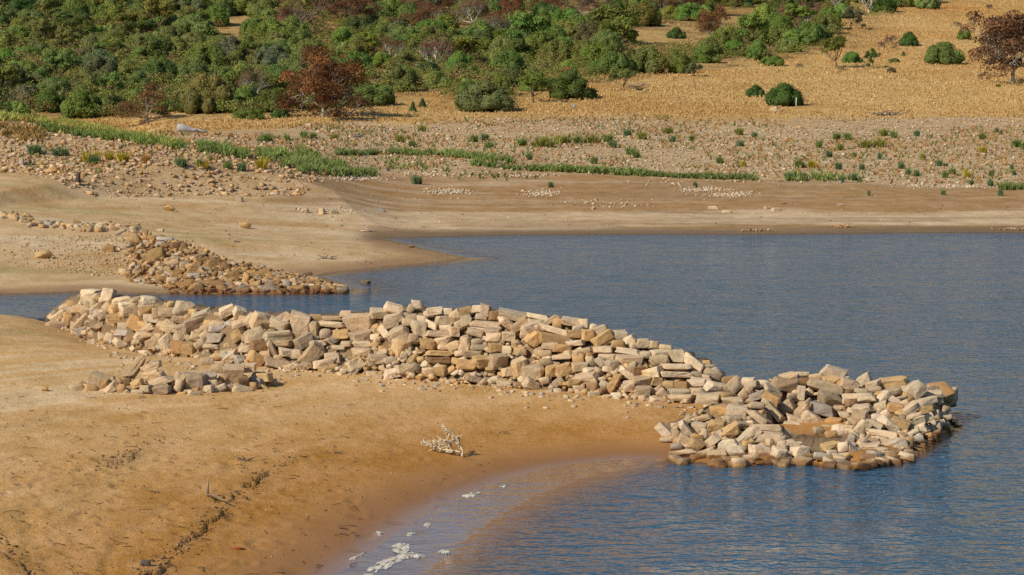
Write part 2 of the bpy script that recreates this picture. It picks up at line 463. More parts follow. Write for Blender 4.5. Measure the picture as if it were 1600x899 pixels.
def water_material():
    m, nt = mat('lake_water')
    pos = node(nt, 'ShaderNodeNewGeometry').outputs['Position']
    depth = node(nt, 'ShaderNodeAttribute', attribute_name='depth').outputs['Fac']
    calm = node(nt, 'ShaderNodeAttribute', attribute_name='calm').outputs['Fac']
    w1 = noise(nt, pos, 2.3, 2, 0.55, (0.90, 1.05, 1.0))
    w2 = noise(nt, pos, 6.0, 2, 0.5, (0.9, 1.1, 1.0))
    w3 = noise(nt, pos, 0.5, 2, 0.5, (0.6, 1.1, 1.0))
    h = m_(nt, 'ADD', m_(nt, 'MULTIPLY', w1, 0.32), m_(nt, 'ADD', m_(nt, 'MULTIPLY', w2, 0.10), m_(nt, 'MULTIPLY', w3, 0.42)))
    h = m_(nt, 'MULTIPLY', h, calm)
    nb = node(nt, 'ShaderNodeBump', {'Height': h, 'Strength': 1.0, 'Distance': 0.6}).outputs[0]
    body = node(nt, 'ShaderNodeBsdfDiffuse', {'Color': (0.040, 0.100, 0.158, 1)})
    tr = node(nt, 'ShaderNodeBsdfTransparent', {'Color': (0.90, 0.80, 0.66, 1)})
    opq = ramp(nt, depth, [(0.0, 0.03), (0.045, 0.14), (0.11, 0.52), (0.20, 0.92), (0.35, 1.0)])
    low = node(nt, 'ShaderNodeMixShader', {0: opq, 1: tr.outputs[0], 2: body.outputs[0]})
    gl = node(nt, 'ShaderNodeBsdfGlossy', {'Color': (0.95, 0.97, 1, 1), 'Roughness': 0.06, 'Normal': nb})
    # same reflectance from both sides, so that sunlight reaches the lake bed through the surface
    bf = node(nt, 'ShaderNodeNewGeometry').outputs['Backfacing']
    fr = node(nt, 'ShaderNodeFresnel', {'IOR': m_(nt, 'SUBTRACT', 1.333, m_(nt, 'MULTIPLY', bf, 0.583)), 'Normal': nb})
    x = node(nt, 'ShaderNodeMixShader', {0: fr.outputs[0], 1: low.outputs[0], 2: gl.outputs[0]})
    o = node(nt, 'ShaderNodeOutputMaterial'); nt.links.new(x.outputs[0], o.inputs[0])
    return m

M_EARTH = ground_material()
M_STONE = stone_material('sandstone', 'object')
M_RUBBLE = stone_material('sandstone_rubble', 'vertex')
M_PLANT = vcol_material('stems_and_blades', 0.7, 0.1, jitter=0.3, nscale=3.0)
M_WOOD = vcol_material('weathered_wood', 0.85, 0.1, jitter=0.35, nscale=14.0)
M_LEAF = leaf_material('leaves')
M_BARK = vcol_material('bark', 0.9, 0.1, jitter=0.3, nscale=5.0)
M_WATER = water_material()
# ------------------------------------------------------------------ ground: what it is made of, zone by zone
def lerp(a, b, t): return a + (b - a) * t[..., None]
def C(*c): return np.array(c, float)
colr = np.empty(XX.shape + (3,)); colr[:] = C(.42, .285, .15)
wet = np.zeros_like(XX); stony = np.zeros_like(XX)
P_ = CX + F * CP * SS            # column of the photograph, roughly
# near beach
nb_ = SDN > -3
f1 = fbm(XX * 0.12, YY * 0.10, 81, 4); f2 = fbm(SW * 1.1, XX * .10, 83, 4); f3 = fbm(XX * 0.9, YY * 0.5, 85, 4)
beach = np.empty_like(colr); beach[:] = C(.545, .36, .180)
beach = lerp(beach, C(.56, .40, .225), np.clip(smooth(9, 20, SDN) * 0.85 + 0.35 * f1, 0, 1))
beach = lerp(beach, C(.50, .270, .095), np.clip(0.22 * smooth(.05, .6, f3) + .32 * smooth(0.05, .35, -f2), 0, 1) * smooth(2, 6, SDN))
beach = lerp(beach, C(.60, .46, .29), np.clip(smooth(.05, .35, f2), 0, 1) * 0.6 * smooth(3, 7, SDN))
beach = lerp(beach, C(.62, .46, .27), trk * 0.5)
beach = lerp(beach, C(.48, .278, .112), (1 - smooth(5, 12, SHD + 1.6 * f1)) * 0.8)
beach = lerp(beach, C(.40, .205, .070), (1 - smooth(2.2, 6.5, SHD + 0.9 * f1)) * 0.9)
beach = lerp(beach, C(.27, .130, .046), (1 - smooth(0.3, 2.3, SHD + 0.35 * f1)) * 0.9)
beach = lerp(beach, C(.20, .12, .06), np.clip(crk * 0.3 + pr * 0.12, 0, 1))
# green film of drying algae on the upper beach
alg = smooth(.12, .5, fbm(XX * 0.22, YY * .5, 91, 4)) * smooth(74, 78, YY) * smooth(-.07, -.1, SS)
beach = lerp(beach, C(.27, .235, .10), alg * 0.45)
wetn = np.maximum(1 - smooth(0.4, 3.0, SHD + 0.3 * f1), (1 - smooth(.1, .5, SDN)) * .8)
# far land
g1 = fbm(XX * 0.05, YY * 0.06, 101, 4); g2 = fbm(XX * 0.10, YY * 0.35, 103, 4); g3 = fbm(XX * 0.25, YY * 0.25, 105, 4)
far_ = np.empty_like(colr)
spit = smooth(0, 1, (140 - YY) / 14 + 0.5)        # nearer spit of land on the left
far_[:] = C(.34, .215, .11)
spc = np.empty_like(colr); spc[:] = C(.50, .355, .20)
spc = lerp(spc, C(.44, .27, .13), smooth(0.0, .5, g3) * 0.7)
spc = lerp(spc, C(.57, .44, .29), smooth(.05, .45, g2) * 0.7)
spc = lerp(spc, C(.30, .26, .12), smooth(.1, .5, fbm(XX * 0.15, YY * .45, 107, 4)) * 0.5)
left_ = smooth(.0, .012, (ray(590, 360)[0] - SS))
# bands of the mud flat across the bay
y_pale0 = ycurve([(300, 352), (500, 352), (600, 357), (800, 360), (1000, 357), (1200, 352), (1400, 353), (1600, 352)])(SS)
y_pale1 = ycurve([(300, 320), (500, 316), (640, 330), (760, 332), (900, 333), (1100, 335), (1250, 328), (1600, 330)])(SS)
jit = 2.2 * fbm(XX * 0.10, YY * 0.2, 109, 4)
pale = smooth(-1, 1.2, YY + jit - y_pale0) * (1 - smooth(-1, 1.5, YY + jit * 1.5 - y_pale1))
far_ = lerp(far_, C(.55, .415, .27), pale * np.clip(.75 + .5 * g2, 0, 1))
far_ = lerp(far_, C(.34, .205, .105), smooth(0, .5, g1) * .5 * (1 - pale))
far_ = lerp(far_, C(.46, .355, .24), smooth(.04, .40, fbm(XX * .09, YY * .42, 111, 4)) * .6)
far_ = lerp(far_, C(.245, .165, .095), smooth(.06, .42, fbm(XX * .11, YY * .6, 113, 4)) * .5)
far_ = lerp(far_, C(.17, .115, .062), (1 - smooth(0.5, 4.5, SDF + jit * .5)) * .9 * smooth(125, 130, YY))
far_ = lerp(far_, spc, np.clip(left_ * (1 - smooth(134, 141, YY)) + (YY < 127) * smooth(.5, 4, SDF), 0, 1) if True else 0)
far_ = lerp(far_, spc, smooth(ray(430, 300)[0] + .01, ray(430, 300)[0] - .02, SS) * (YY > 120))
far_ = lerp(far_, C(.30, .185, .09), (1 - smooth(.3, 2.2, SDF)) * (YY < 128) * .9)
# stony slopes
y_st = ycurve([(300, 300), (470, 300), (480, 285), (590, 272), (740, 262), (900, 271), (1080, 281), (1230, 284), (1420, 290), (1600, 297)])(SS)
y_gr = ycurve([(230, 212), (330, 208), (450, 203), (520, 196), (640, 200), (800, 188), (940, 186), (1100, 190), (1300, 188), (1600, 186)])(SS)
stz = smooth(-2, 3, YY + 3 * g3 - y_st)
stc = np.empty_like(colr); stc[:] = C(.46, .325, .18)
stc = lerp(stc, C(.42, .225, .085), smooth(-.05, .45, g1 + .5 * g3) * .75)
stc = lerp(stc, C(.52, .40, .265), smooth(.1, .5, g2) * .6)
far_ = lerp(far_, stc, stz)
stony = np.where(SDF > 0, stz, 0)
y_sl = ycurve([(-60, 282), (0, 268), (100, 284), (200, 292), (300, 299), (400, 300), (480, 296)])(SS)
lst = smooth(-3, 3, YY + 4 * g3 - y_sl) * smooth(ray(500, 300)[0], ray(450, 300)[0], SS)
far_ = lerp(far_, C(.47, .31, .16), lst)
stony = np.maximum(stony, lst * .8)
# dry grass and earth under the wood
grz = smooth(-4, 8, YY + 7 * g3 - y_gr)
gc = np.empty_like(colr); gc[:] = C(.49, .33, .145)
gc = lerp(gc, C(.36, .19, .065), smooth(0, .5, g1) * .7)
gc = lerp(gc, C(.52, .34, .13), smooth(.0, .5, g2) * .6)
far_ = lerp(far_, gc, grz)
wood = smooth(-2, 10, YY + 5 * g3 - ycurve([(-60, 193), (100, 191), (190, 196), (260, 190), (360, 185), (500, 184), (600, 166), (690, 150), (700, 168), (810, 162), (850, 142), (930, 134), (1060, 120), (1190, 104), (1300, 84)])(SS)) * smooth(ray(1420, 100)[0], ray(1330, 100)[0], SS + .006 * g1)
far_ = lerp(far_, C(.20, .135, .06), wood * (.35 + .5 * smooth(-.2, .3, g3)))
stony = stony * (1 - .92 * grz)
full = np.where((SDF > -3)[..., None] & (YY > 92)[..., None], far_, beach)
full = np.where(((SDN < 0) & (SDF < 0))[..., None], C(.20, .12, .055), full)
full = np.where((np.abs(SDN) < 3)[..., None] & (SDN > SDF)[..., None], beach, full)
wetf = (1 - smooth(.5, 3.5, SDF)) * (SDF > 0)
wet = np.where(SDN > SDF, wetn, wetf * 0.7)
wet = np.where((SDN < 0) & (SDF < 0), 1.0, wet)

idx = np.arange(NR * NS).reshape(NR, NS)
quads = np.stack([idx[:-1, :-1], idx[:-1, 1:], idx[1:, 1:], idx[1:, :-1]], -1).reshape(-1, 4)
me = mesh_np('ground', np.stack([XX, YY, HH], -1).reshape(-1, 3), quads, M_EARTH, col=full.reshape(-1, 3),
             attrs={'wet': wet, 'stony': stony, 'film': (1 - smooth(0.0, 0.7, SDN + .15 * f1)) * (SDN > SDF) * smooth(.0, .012, ray(1060, 700)[0] - SS)}, smooth_=True)
tag(obj('ground', me), kind='structure')

# ------------------------------------------------------------------ lake
wy = np.concatenate([np.linspace(8, 38, 25)[:-1], np.geomspace(38, 152, 620)])
ws = S[::1]
WS, WY = np.meshgrid(ws, wy); WX = WS * WY
dep = -height(WX, WY)
calm = 0.10 + 0.90 * smooth(0.02, 0.12, dep)
gust = 0.9 + 0.2 * vnoise(WX * .05, WY * .04, 131)
calm = calm * gust * (1.0 - 0.25 * smooth(80, 130, WY))
idx = np.arange(WS.size).reshape(WS.shape)
quads = np.stack([idx[:-1, :-1], idx[:-1, 1:], idx[1:, 1:], idx[1:, :-1]], -1).reshape(-1, 4)
wz = 0.012 * fbm(WX * .8, WY * .5, 133, 2) * smooth(.1, .5, dep)
me = mesh_np('water', np.stack([WX, WY, wz], -1).reshape(-1, 3), quads, M_WATER, attrs={'depth': np.clip(dep, 0, 3), 'calm': calm}, smooth_=True)
tag(obj('water', me), kind='structure')

# ------------------------------------------------------------------ daylight
SUN_AZ_X, SUN_AZ_Y, SUN_EL = -0.78, -0.62, R(37)
sd = Vector((SUN_AZ_X, SUN_AZ_Y, 0)).normalized() * math.cos(SUN_EL) + Vector((0, 0, math.sin(SUN_EL)))
w = bpy.data.worlds.new('World'); SC.world = w; w.use_nodes = True
nt = w.node_tree; nt.nodes.clear()
sky = nt.nodes.new('ShaderNodeTexSky'); sky.sky_type = 'NISHITA'; sky.sun_disc = False
sky.sun_elevation = SUN_EL; sky.sun_rotation = math.atan2(SUN_AZ_X, SUN_AZ_Y) % (2 * math.pi)
sky.air_density = 1.0; sky.dust_density = 0.1; sky.ozone_density = 2.5
bg = nt.nodes.new('ShaderNodeBackground'); bg.inputs[1].default_value = 0.09
wo = nt.nodes.new('ShaderNodeOutputWorld')
nt.links.new(sky.outputs[0], bg.inputs[0]); nt.links.new(bg.outputs[0], wo.inputs[0])
sl = bpy.data.lights.new('sun', 'SUN'); sl.energy = 4.8; sl.angle = R(0.53); sl.color = (1.0, 0.90, 0.73)
so = link(bpy.data.objects.new('sun', sl)); so.rotation_euler = sd.to_track_quat('Z', 'Y').to_euler(); so.location = (-60, -40, 60)
SC.view_settings.view_transform = 'Standard'; SC.view_settings.look = 'None'
SC.view_settings.gamma = 1; SC.view_settings.use_curve_mapping = False
SC.view_settings.exposure = 0.0

cam = bpy.data.cameras.new('camera'); cam.sensor_width = 36; cam.lens = F / 1600 * 36
cam.clip_start = 0.5; cam.clip_end = 6000
co = link(bpy.data.objects.new('camera', cam)); co.location = (0, 0, CAMH)
co.rotation_euler = (math.pi / 2 - PITCH, 0, 0)
SC.camera = co
SC.cycles.use_denoising = False
SC.cycles.max_bounces = 6; SC.cycles.transparent_max_bounces = 8
SC.cycles.caustics_reflective = False; SC.cycles.caustics_refractive = False
# ------------------------------------------------------------------ stones: shape kit
def rock_hull(r, bev=0.07):
    """an angular block: jittered box corners and a few extra points, hulled and bevelled, unit size"""
    bm = bmesh.new()
    sk = [r.uniform(-.14, .14) for _ in range(3)]
    tap = r.uniform(-.22, .22)
    for sx in (-1, 1):
        for sy in (-1, 1):
            for sz in (-1, 1):
                x = sx * .5 * (1 - r.random() * .34); y = sy * .5 * (1 - r.random() * .34); z = sz * .5 * (1 - r.random() * .34)
                x += sk[0] * z + tap * x * sz * .6; z += sk[1] * x; y += sk[2] * x
                bm.verts.new((x, y, z))
    for _ in range(r.randint(3, 7)):
        ax = r.randint(0, 2); q = [r.uniform(-.38, .38) for _ in range(3)]; q[ax] = r.choice((-1, 1)) * r.uniform(.46, .56)
        bm.verts.new(q)
    bmesh.ops.convex_hull(bm, input=bm.verts)
    for v in [v for v in bm.verts if not v.link_faces]: bm.verts.remove(v)
    bmesh.ops.dissolve_limit(bm, angle_limit=R(9), verts=bm.verts, edges=bm.edges)
    bmesh.ops.bevel(bm, geom=list(bm.edges), offset=bev * r.uniform(.6, 1.3), segments=1, profile=.5, affect='EDGES')
    bmesh.ops.triangulate(bm, faces=bm.faces)
    xs = [[v.co[i] for v in bm.verts] for i in range(3)]
    lo = [min(a) for a in xs]; hi = [max(a) for a in xs]
    for v in bm.verts:
        for i in range(3): v.co[i] = (v.co[i] - (lo[i] + hi[i]) / 2) / (hi[i] - lo[i])
    bmesh.ops.recalc_face_normals(bm, faces=bm.faces)
    return bm
from mathutils import noise as NZ
rr = random.Random(3)
KIT = []
for k in range(30):
    bm = rock_hull(rr, .03)
    bm.verts.index_update()
    KIT.append((np.array([v.co[:] for v in bm.verts]), np.array([[v.index for v in f.verts] for f in bm.faces])))
    bm.free()
PEB = []
for k in range(16):
    bm = bmesh.new()
    for _ in range(9):
        v = Vector((rr.gauss(0, 1), rr.gauss(0, 1), rr.gauss(0, 1))).normalized() * rr.uniform(.38, .5); bm.verts.new(v)
    bmesh.ops.convex_hull(bm, input=bm.verts); bmesh.ops.triangulate(bm, faces=bm.faces)
    for v in [v for v in bm.verts if not v.link_faces]: bm.verts.remove(v)
    bm.verts.index_update()
    PEB.append((np.array([v.co[:] for v in bm.verts]), np.array([[v.index for v in f.verts] for f in bm.faces])))
    bm.free()

TONE = {'p': (.525, .415, .285), 't': (.435, .33, .215), 'o': (.42, .275, .13), 'g': (.36, .315, .265), 'r': (.27, .165, .085)}
def tone(t, r, v=.22):
    k = 1 + r.uniform(-v, v); c = TONE[t]
    return tuple(min(.75, max(.03, c[i] * k * (1 + r.uniform(-.02, .02)))) for i in range(3))

def place(kit, size, ang, yaw, tilt, loc):
    V, Ft = kit
    M = (Matrix.Rotation(-ang, 3, 'Y') @ Matrix.Rotation(tilt, 3, 'X') @ Matrix.Rotation(yaw, 3, 'Z'))
    A = np.array(M)
    return (V * np.array(size)) @ A.T + np.array(loc), Ft

# ------------------------------------------------------------------ where the faces of the piles stand
def hits_y(pxs, pys): return hit(pxs, pys)[:, 1]
WALL_YF = hits_y(WALL_PX, WALL_FOOT)
for _ in range(3): WALL_YF[1:-1] = WALL_YF[:-2] * .25 + WALL_YF[1:-1] * .5 + WALL_YF[2:] * .25
def wall_depth(px, py):
    f = np.interp(px, WALL_PX, WALL_FOOT); c = np.interp(px, WALL_PX, WALL_TOP); y = np.interp(px, WALL_PX, WALL_YF)
    t = np.clip((f - py) / np.maximum(f - c, 8), -.1, 1.1)
    return y + .15 + 1.7 * t
HEAP_PX   = [108, 140, 180, 230, 300, 345, 400, 432]
HEAP_FOOT = [612, 614, 617, 619, 619, 616, 612, 606]
HEAP_TOP  = [604, 588, 582, 568, 584, 574, 572, 586]
HEAP_YF = hits_y(HEAP_PX, HEAP_FOOT)
def heap_depth(px, py):
    f = np.interp(px, HEAP_PX, HEAP_FOOT); c = np.interp(px, HEAP_PX, HEAP_TOP); y = np.interp(px, HEAP_PX, HEAP_YF)
    t = np.clip((f - py) / np.maximum(f - c, 8), -.1, 1.2)
    return y + .1 + .9 * t
RING_PX   = [1028, 1046, 1100, 1150, 1200, 1262, 1300, 1340, 1380, 1420, 1440, 1462, 1487]
RING_FOOT = [692, 716, 724, 726, 724, 721, 724, 729, 723, 714, 702, 688, 669]
RING_TOP  = [668, 658, 632, 600, 590, 584, 574, 588, 590, 590, 598, 602, 640]
RING_YF = np.array([flat(p, f + 3)[1] for p, f in zip(RING_PX, RING_FOOT)])
RING_YT = [RING_YF[0] + .7, 59.6, 61.6, 62.7, 62.9, 63.0, 63.1, 63.2, 63.2, 63.2, 63.2, 63.1, 62.9]
def ring_depth(px, py):
    px = np.asarray(px, float); py = np.asarray(py, float)
    f = np.interp(px, RING_PX, RING_FOOT); c = np.interp(px, RING_PX, RING_TOP)
    yf = np.interp(px, RING_PX, RING_YF); yt = np.interp(px, RING_PX, RING_YT)
    t = np.clip((f - py) / np.maximum(f - c, 8), -.1, 1.1)
    y = yf + (yt - yf) * t + .12
    # the hollow with the sand floor: a low front bank, the floor, then the inner face of the back wall
    k = smooth(1196, 1216, px) * (1 - smooth(1312, 1336, px))
    yh = np.where(py > 692, yf + .9 * np.clip((f - py) / np.maximum(f - 692, 4), -.2, 1),
                  np.where(py > 666, yf + .9 + (61.3 - yf - .9) * (692 - py) / 26.0, 61.3 + 1.5 * np.clip((666 - py) / 78.0, 0, 1.1)))
    return y * (1 - k) + yh * k
SPIT_PX   = [150, 195, 230, 260, 300, 350, 400, 450, 500, 540]
SPIT_FOOT = [440, 446, 450, 455, 457, 457, 457, 457, 457, 457]
SPIT_TOP  = [362, 358, 362, 370, 383, 402, 416, 425, 437, 449]
SPIT_YF = np.array([flat(p, f + 1)[1] for p, f in zip(SPIT_PX, SPIT_FOOT)])
SPIT_YT = [115, 114.5, 113.5, 111.5, 108.5, 105.6, 104, 103, 102, 101]
def spit_depth(px, py):
    f = np.interp(px, SPIT_PX, SPIT_FOOT); c = np.interp(px, SPIT_PX, SPIT_TOP)
    yf = np.interp(px, SPIT_PX, SPIT_YF); yt = np.interp(px, SPIT_PX, SPIT_YT)
    t = np.clip((f - py) / np.maximum(f - c, 8), -.1, 1.1)
    return yf + (yt - yf) * t + .1

# ------------------------------------------------------------------ every stone read off the photograph: x, y, width, height, tilt, tone (in enlargements of it)
SRC = {}
SRC['A'] = (50, 430, 4.493, """410 127 125 62 0 p|415 170 150 45 5 t|535 145 85 100 -10 p|285 205 75 50 0 o|345 235 120 60 0 t|190 280 125 40 35 p|275 300 110 110 20 o|360 310 150 50 50 t|450 235 100 60 30 p|530 225 70 60 40 t|640 175 140 40 10 p|735 170 60 40 0 t|825 180 115 60 -5 p|680 230 130 80 0 p|600 250 70 50 0 r|510 285 100 60 25 t|600 300 160 65 10 o|480 355 130 50 35 t|730 335 110 120 -20 o|810 240 90 60 0 o|845 305 110 60 -15 p|875 275 60 80 0 t|970 205 55 45 0 o|960 260 130 70 0 t|1065 235 140 110 -15 p|1180 280 150 40 25 p|1150 335 180 80 15 t|1030 310 90 60 0 t|985 375 140 60 0 p|1060 360 90 40 20 t|1100 375 50 60 0 p|345 403 85 65 0 g|290 390 40 60 0 p|180 370 150 90 0 t|545 440 70 70 0 p|640 405 110 50 0 g|645 360 90 50 0 t|810 375 120 60 30 t|690 450 80 40 0 r|645 490 90 65 0 t|800 420 170 40 0 p|735 470 80 30 15 t|710 515 45 35 30 p|660 540 60 40 -20 o|600 540 80 35 -10 r|790 545 80 28 0 p|715 555 55 30 10 g|750 510 50 30 0 r|870 480 120 80 10 t|950 480 100 130 30 p|1040 505 110 100 0 o|1050 430 110 80 20 t|1150 435 80 70 -20 p|1115 515 110 90 0 o|1220 370 80 40 20 t|1300 375 110 55 0 g|1295 440 110 70 0 g|1215 425 70 60 30 t|1270 505 140 40 -5 p|1180 490 80 50 20 t|1310 345 80 40 0 t|1310 570 90 40 0 o|1230 605 90 50 0 t""")
SRC['H1'] = (50, 430, 4.493, """725 650 195 65 58 t|840 645 140 50 20 t|850 705 165 70 15 t|910 745 150 60 20 t|910 805 120 65 5 t|800 800 90 60 0 t|740 765 90 65 20 o|480 745 140 110 -15 t|320 800 105 60 15 t|415 805 80 60 0 o|505 770 70 80 0 o|560 795 100 70 35 t|625 805 60 75 0 o|665 750 60 50 0 r|745 820 90 30 0 t|1035 745 80 130 -30 t|1030 780 50 90 -20 p|1130 755 160 140 -10 t|1140 840 100 50 -20 p|1050 835 80 30 0 o|1240 705 110 60 0 g|1235 810 70 70 0 p|1275 765 70 50 20 t|1310 800 90 40 20 p|1300 655 80 60 0 t|85 805 45 40 0 o|125 810 30 25 0 t""")
SRC['B'] = (300, 450, 4.493, """245 165 110 70 25 p|330 175 75 80 -35 p|350 250 130 65 10 t|490 240 140 130 -35 p|405 230 60 110 -45 p|610 255 130 80 -20 p|640 215 110 75 35 p|765 250 140 165 0 t|870 210 90 45 0 o|865 290 60 130 0 t|990 213 145 32 0 p|980 255 200 45 -3 p|1080 183 85 45 0 p|1190 240 210 120 10 t|935 320 75 60 0 p|1050 325 120 75 0 o|1190 340 150 70 5 t|1195 395 130 40 0 p|1080 395 80 40 0 t|1005 355 60 60 40 g|1030 420 90 30 0 p|605 335 190 70 0 p|435 335 140 100 20 t|330 335 90 90 30 o|785 375 120 90 25 t|635 390 130 50 0 t|565 435 140 45 -58 t|470 405 110 80 0 r|380 430 90 60 0 t|670 455 110 55 -10 p|600 535 190 70 -15 t|515 465 80 40 0 t|445 500 110 90 -30 o|275 485 110 60 40 p|335 505 90 70 0 g|840 470 170 110 45 t|700 555 110 50 20 p|930 530 150 60 10 p|885 390 110 50 0 t|735 465 70 60 0 p|960 575 130 50 0 o|1100 585 120 40 0 p|1140 540 120 80 20 t|1200 450 140 60 0 t|1290 500 140 70 10 t|990 490 100 80 0 t|200 570 140 70 -10 o|1290 620 120 60 -10 t|815 545 60 40 0 t|760 600 50 25 0 p""")
SRC['H2'] = (300, 450, 4.493, """290 610 150 140 0 t|390 560 110 60 0 p|490 630 140 80 0 o|360 650 80 70 0 r|430 690 50 50 0 o|190 705 100 40 20 p|350 720 140 70 -10 t|520 720 80 50 -30 o|265 700 60 40 0 t""")
SRC['C'] = (550, 450, 4.493, """200 178 140 60 -5 p|300 145 140 70 -15 p|460 120 75 65 0 p|410 150 60 50 50 t|585 165 120 60 5 p|670 170 80 50 0 p|540 185 70 40 0 p|300 215 150 70 20 p|420 210 90 50 10 t|400 245 90 50 0 t|470 290 100 130 0 p|495 220 70 50 0 p|565 265 100 55 -25 p|645 235 120 80 0 t|735 205 80 100 40 t|750 265 60 60 20 t|800 235 70 90 0 p|660 280 90 40 0 p|600 325 160 55 0 t|715 310 70 80 0 t|800 160 90 60 20 o|880 150 80 50 0 p|940 160 80 100 -10 p|1010 195 80 80 0 r|905 205 75 45 0 p|955 255 220 45 -5 t|1085 240 110 55 -40 p|1130 190 190 55 -12 p|1170 265 150 80 30 t|1245 295 140 80 15 p|1290 240 110 50 0 p|265 265 110 60 20 t|225 310 100 60 -50 p|320 330 160 100 30 t|345 420 110 150 0 t|430 360 70 70 0 t|545 395 100 80 0 o|635 375 110 60 10 p|650 420 90 35 0 p|710 410 80 60 20 t|800 395 80 100 0 t|880 380 90 45 0 t|895 420 120 40 0 t|615 463 200 40 -2 o|610 508 170 45 0 r|1000 355 130 70 0 t|1010 420 100 60 0 o|1090 440 70 60 0 t|750 460 60 40 0 p|840 465 120 50 0 t|810 545 140 80 0 o|910 520 120 80 0 o|1025 520 120 110 0 t|1180 560 100 150 10 t|1275 600 140 120 0 t|1180 445 90 50 0 o|1100 340 90 70 0 t|870 310 120 60 -20 t|990 310 110 60 0 t|890 290 100 35 0 p|1280 360 110 90 40 o|190 500 140 70 0 t|270 510 90 40 0 p|370 575 130 80 0 t|270 605 130 80 10 p|540 590 80 60 10 p|620 590 80 60 0 o|170 635 110 70 0 t|860 645 130 50 -10 t|995 650 100 50 20 p|1080 670 110 50 -5 t|1260 680 110 80 -30 t|1180 685 70 45 0 r|1095 590 80 70 0 t|385 655 90 15 0 p""")
SRC['D'] = (800, 470, 4.493, """145 195 130 90 20 p|190 115 160 40 -10 p|280 135 120 45 30 t|320 160 70 70 0 o|425 150 160 55 -12 p|505 160 60 60 0 p|290 210 210 55 -15 p|300 265 220 70 -10 o|440 235 90 60 0 o|460 195 80 40 0 p|530 245 90 90 0 o|620 210 110 70 20 p|570 195 50 60 0 p|640 265 150 80 30 o|445 300 120 45 0 p|755 250 90 80 0 p|830 275 80 70 20 p|740 305 90 50 0 o|690 270 60 60 0 t|635 345 140 60 5 t|870 315 80 40 0 t|930 300 100 60 0 p|990 310 60 50 0 p|825 360 160 50 -10 p|820 415 185 75 0 t|1035 370 130 50 0 p|1035 420 130 90 0 t|940 380 80 50 0 p|1080 330 90 40 -10 p|1150 390 110 100 0 p|1270 435 180 80 -40 p|1150 468 210 45 0 p|1150 520 215 42 0 p|1290 520 70 40 0 t|1100 590 90 50 0 o|1190 592 100 55 0 r|1300 580 120 60 0 p|1180 640 150 40 0 p|1180 685 190 50 0 t|1040 700 160 50 -15 t|890 495 100 65 0 r|990 515 110 90 15 p|830 465 90 50 30 t|810 510 130 50 -38 p|905 562 130 60 0 t|1015 570 80 70 0 o|825 605 85 75 0 p|920 640 100 90 0 t|1010 625 90 30 35 t|1055 655 70 90 40 t|700 455 80 90 10 t|620 430 80 60 -40 p|560 430 70 60 -50 t|470 465 100 60 0 t|715 580 150 60 58 o|735 675 80 60 0 p|525 545 160 70 15 t|360 485 110 80 20 o|280 495 90 90 0 o|565 600 80 50 0 r|645 590 60 50 -20 p|440 575 90 60 0 o|350 395 140 30 3 p|350 335 130 60 0 o|490 360 120 40 10 t|230 375 100 50 0 t|270 315 110 60 0 t|465 410 80 50 0 o|60 355 80 50 15 t|240 430 90 50 0 t|230 560 70 45 20 p|320 575 80 50 40 t|130 590 100 60 -20 p|470 620 80 45 0 t|570 660 90 40 0 t|640 630 70 40 10 r|480 650 70 30 -20 p|670 395 120 40 0 t""")
SRC['E1'] = (1020, 550, 4.732, """420 105 80 25 0 p|400 78 60 30 0 o|440 170 130 70 -25 t|390 185 80 35 -10 p|345 225 150 60 -10 p|335 295 110 60 0 t""")
SRC['E'] = (1020, 550, 4.732, """570 210 110 60 5 o|470 265 170 90 -20 p|595 265 120 110 40 t|600 220 100 50 40 t|705 220 100 50 10 p|830 230 95 40 -5 p|715 250 120 40 20 p|410 345 200 80 5 t|545 325 90 50 0 o|590 365 150 50 0 t|665 320 70 60 30 t|770 325 110 70 15 g|710 290 60 50 0 t|885 290 150 50 -35 p|965 240 190 110 -15 t|1000 185 130 60 10 p|1105 170 110 40 0 p|1130 220 90 50 0 r|1095 305 60 110 0 p|1030 325 80 40 0 t|870 350 130 80 -30 o|770 395 115 45 -3 p|490 445 130 110 0 o|625 445 150 110 -10 p|785 480 180 55 -38 p|890 430 180 60 -50 t|990 410 100 100 30 t|1100 430 180 70 40 t|840 565 230 60 -3 t|1050 500 130 50 -20 p|1030 540 140 60 -8 p|1150 500 110 80 -40 p|360 495 150 45 15 t|210 530 160 45 30 t|255 580 160 60 -52 p|345 560 110 70 0 t|470 555 140 95 0 o|90 590 130 80 -40 p|235 655 100 90 -30 t|325 690 110 80 -25 o|170 700 85 45 10 g|430 665 140 70 40 p|380 610 50 80 0 p|335 630 90 40 -10 o|550 690 155 90 15 p|570 590 140 80 30 o|700 630 180 90 38 p|845 630 220 80 3 t|1000 610 130 60 -30 t|970 650 70 45 0 p|800 740 150 105 -5 p|215 760 190 60 0 p|380 755 160 60 20 p|475 780 150 90 5 t|640 770 170 130 0 p|600 815 100 60 0 o|935 760 100 110 -15 p|970 720 110 40 -70 p|1045 690 120 50 0 p|1085 750 135 115 0 p|705 810 70 50 0 p|840 820 170 35 0 o|1000 820 110 35 -20 g|105 650 90 30 0 p|180 620 60 80 0 t|590 500 100 60 -10 t|650 540 120 50 -10 t""")
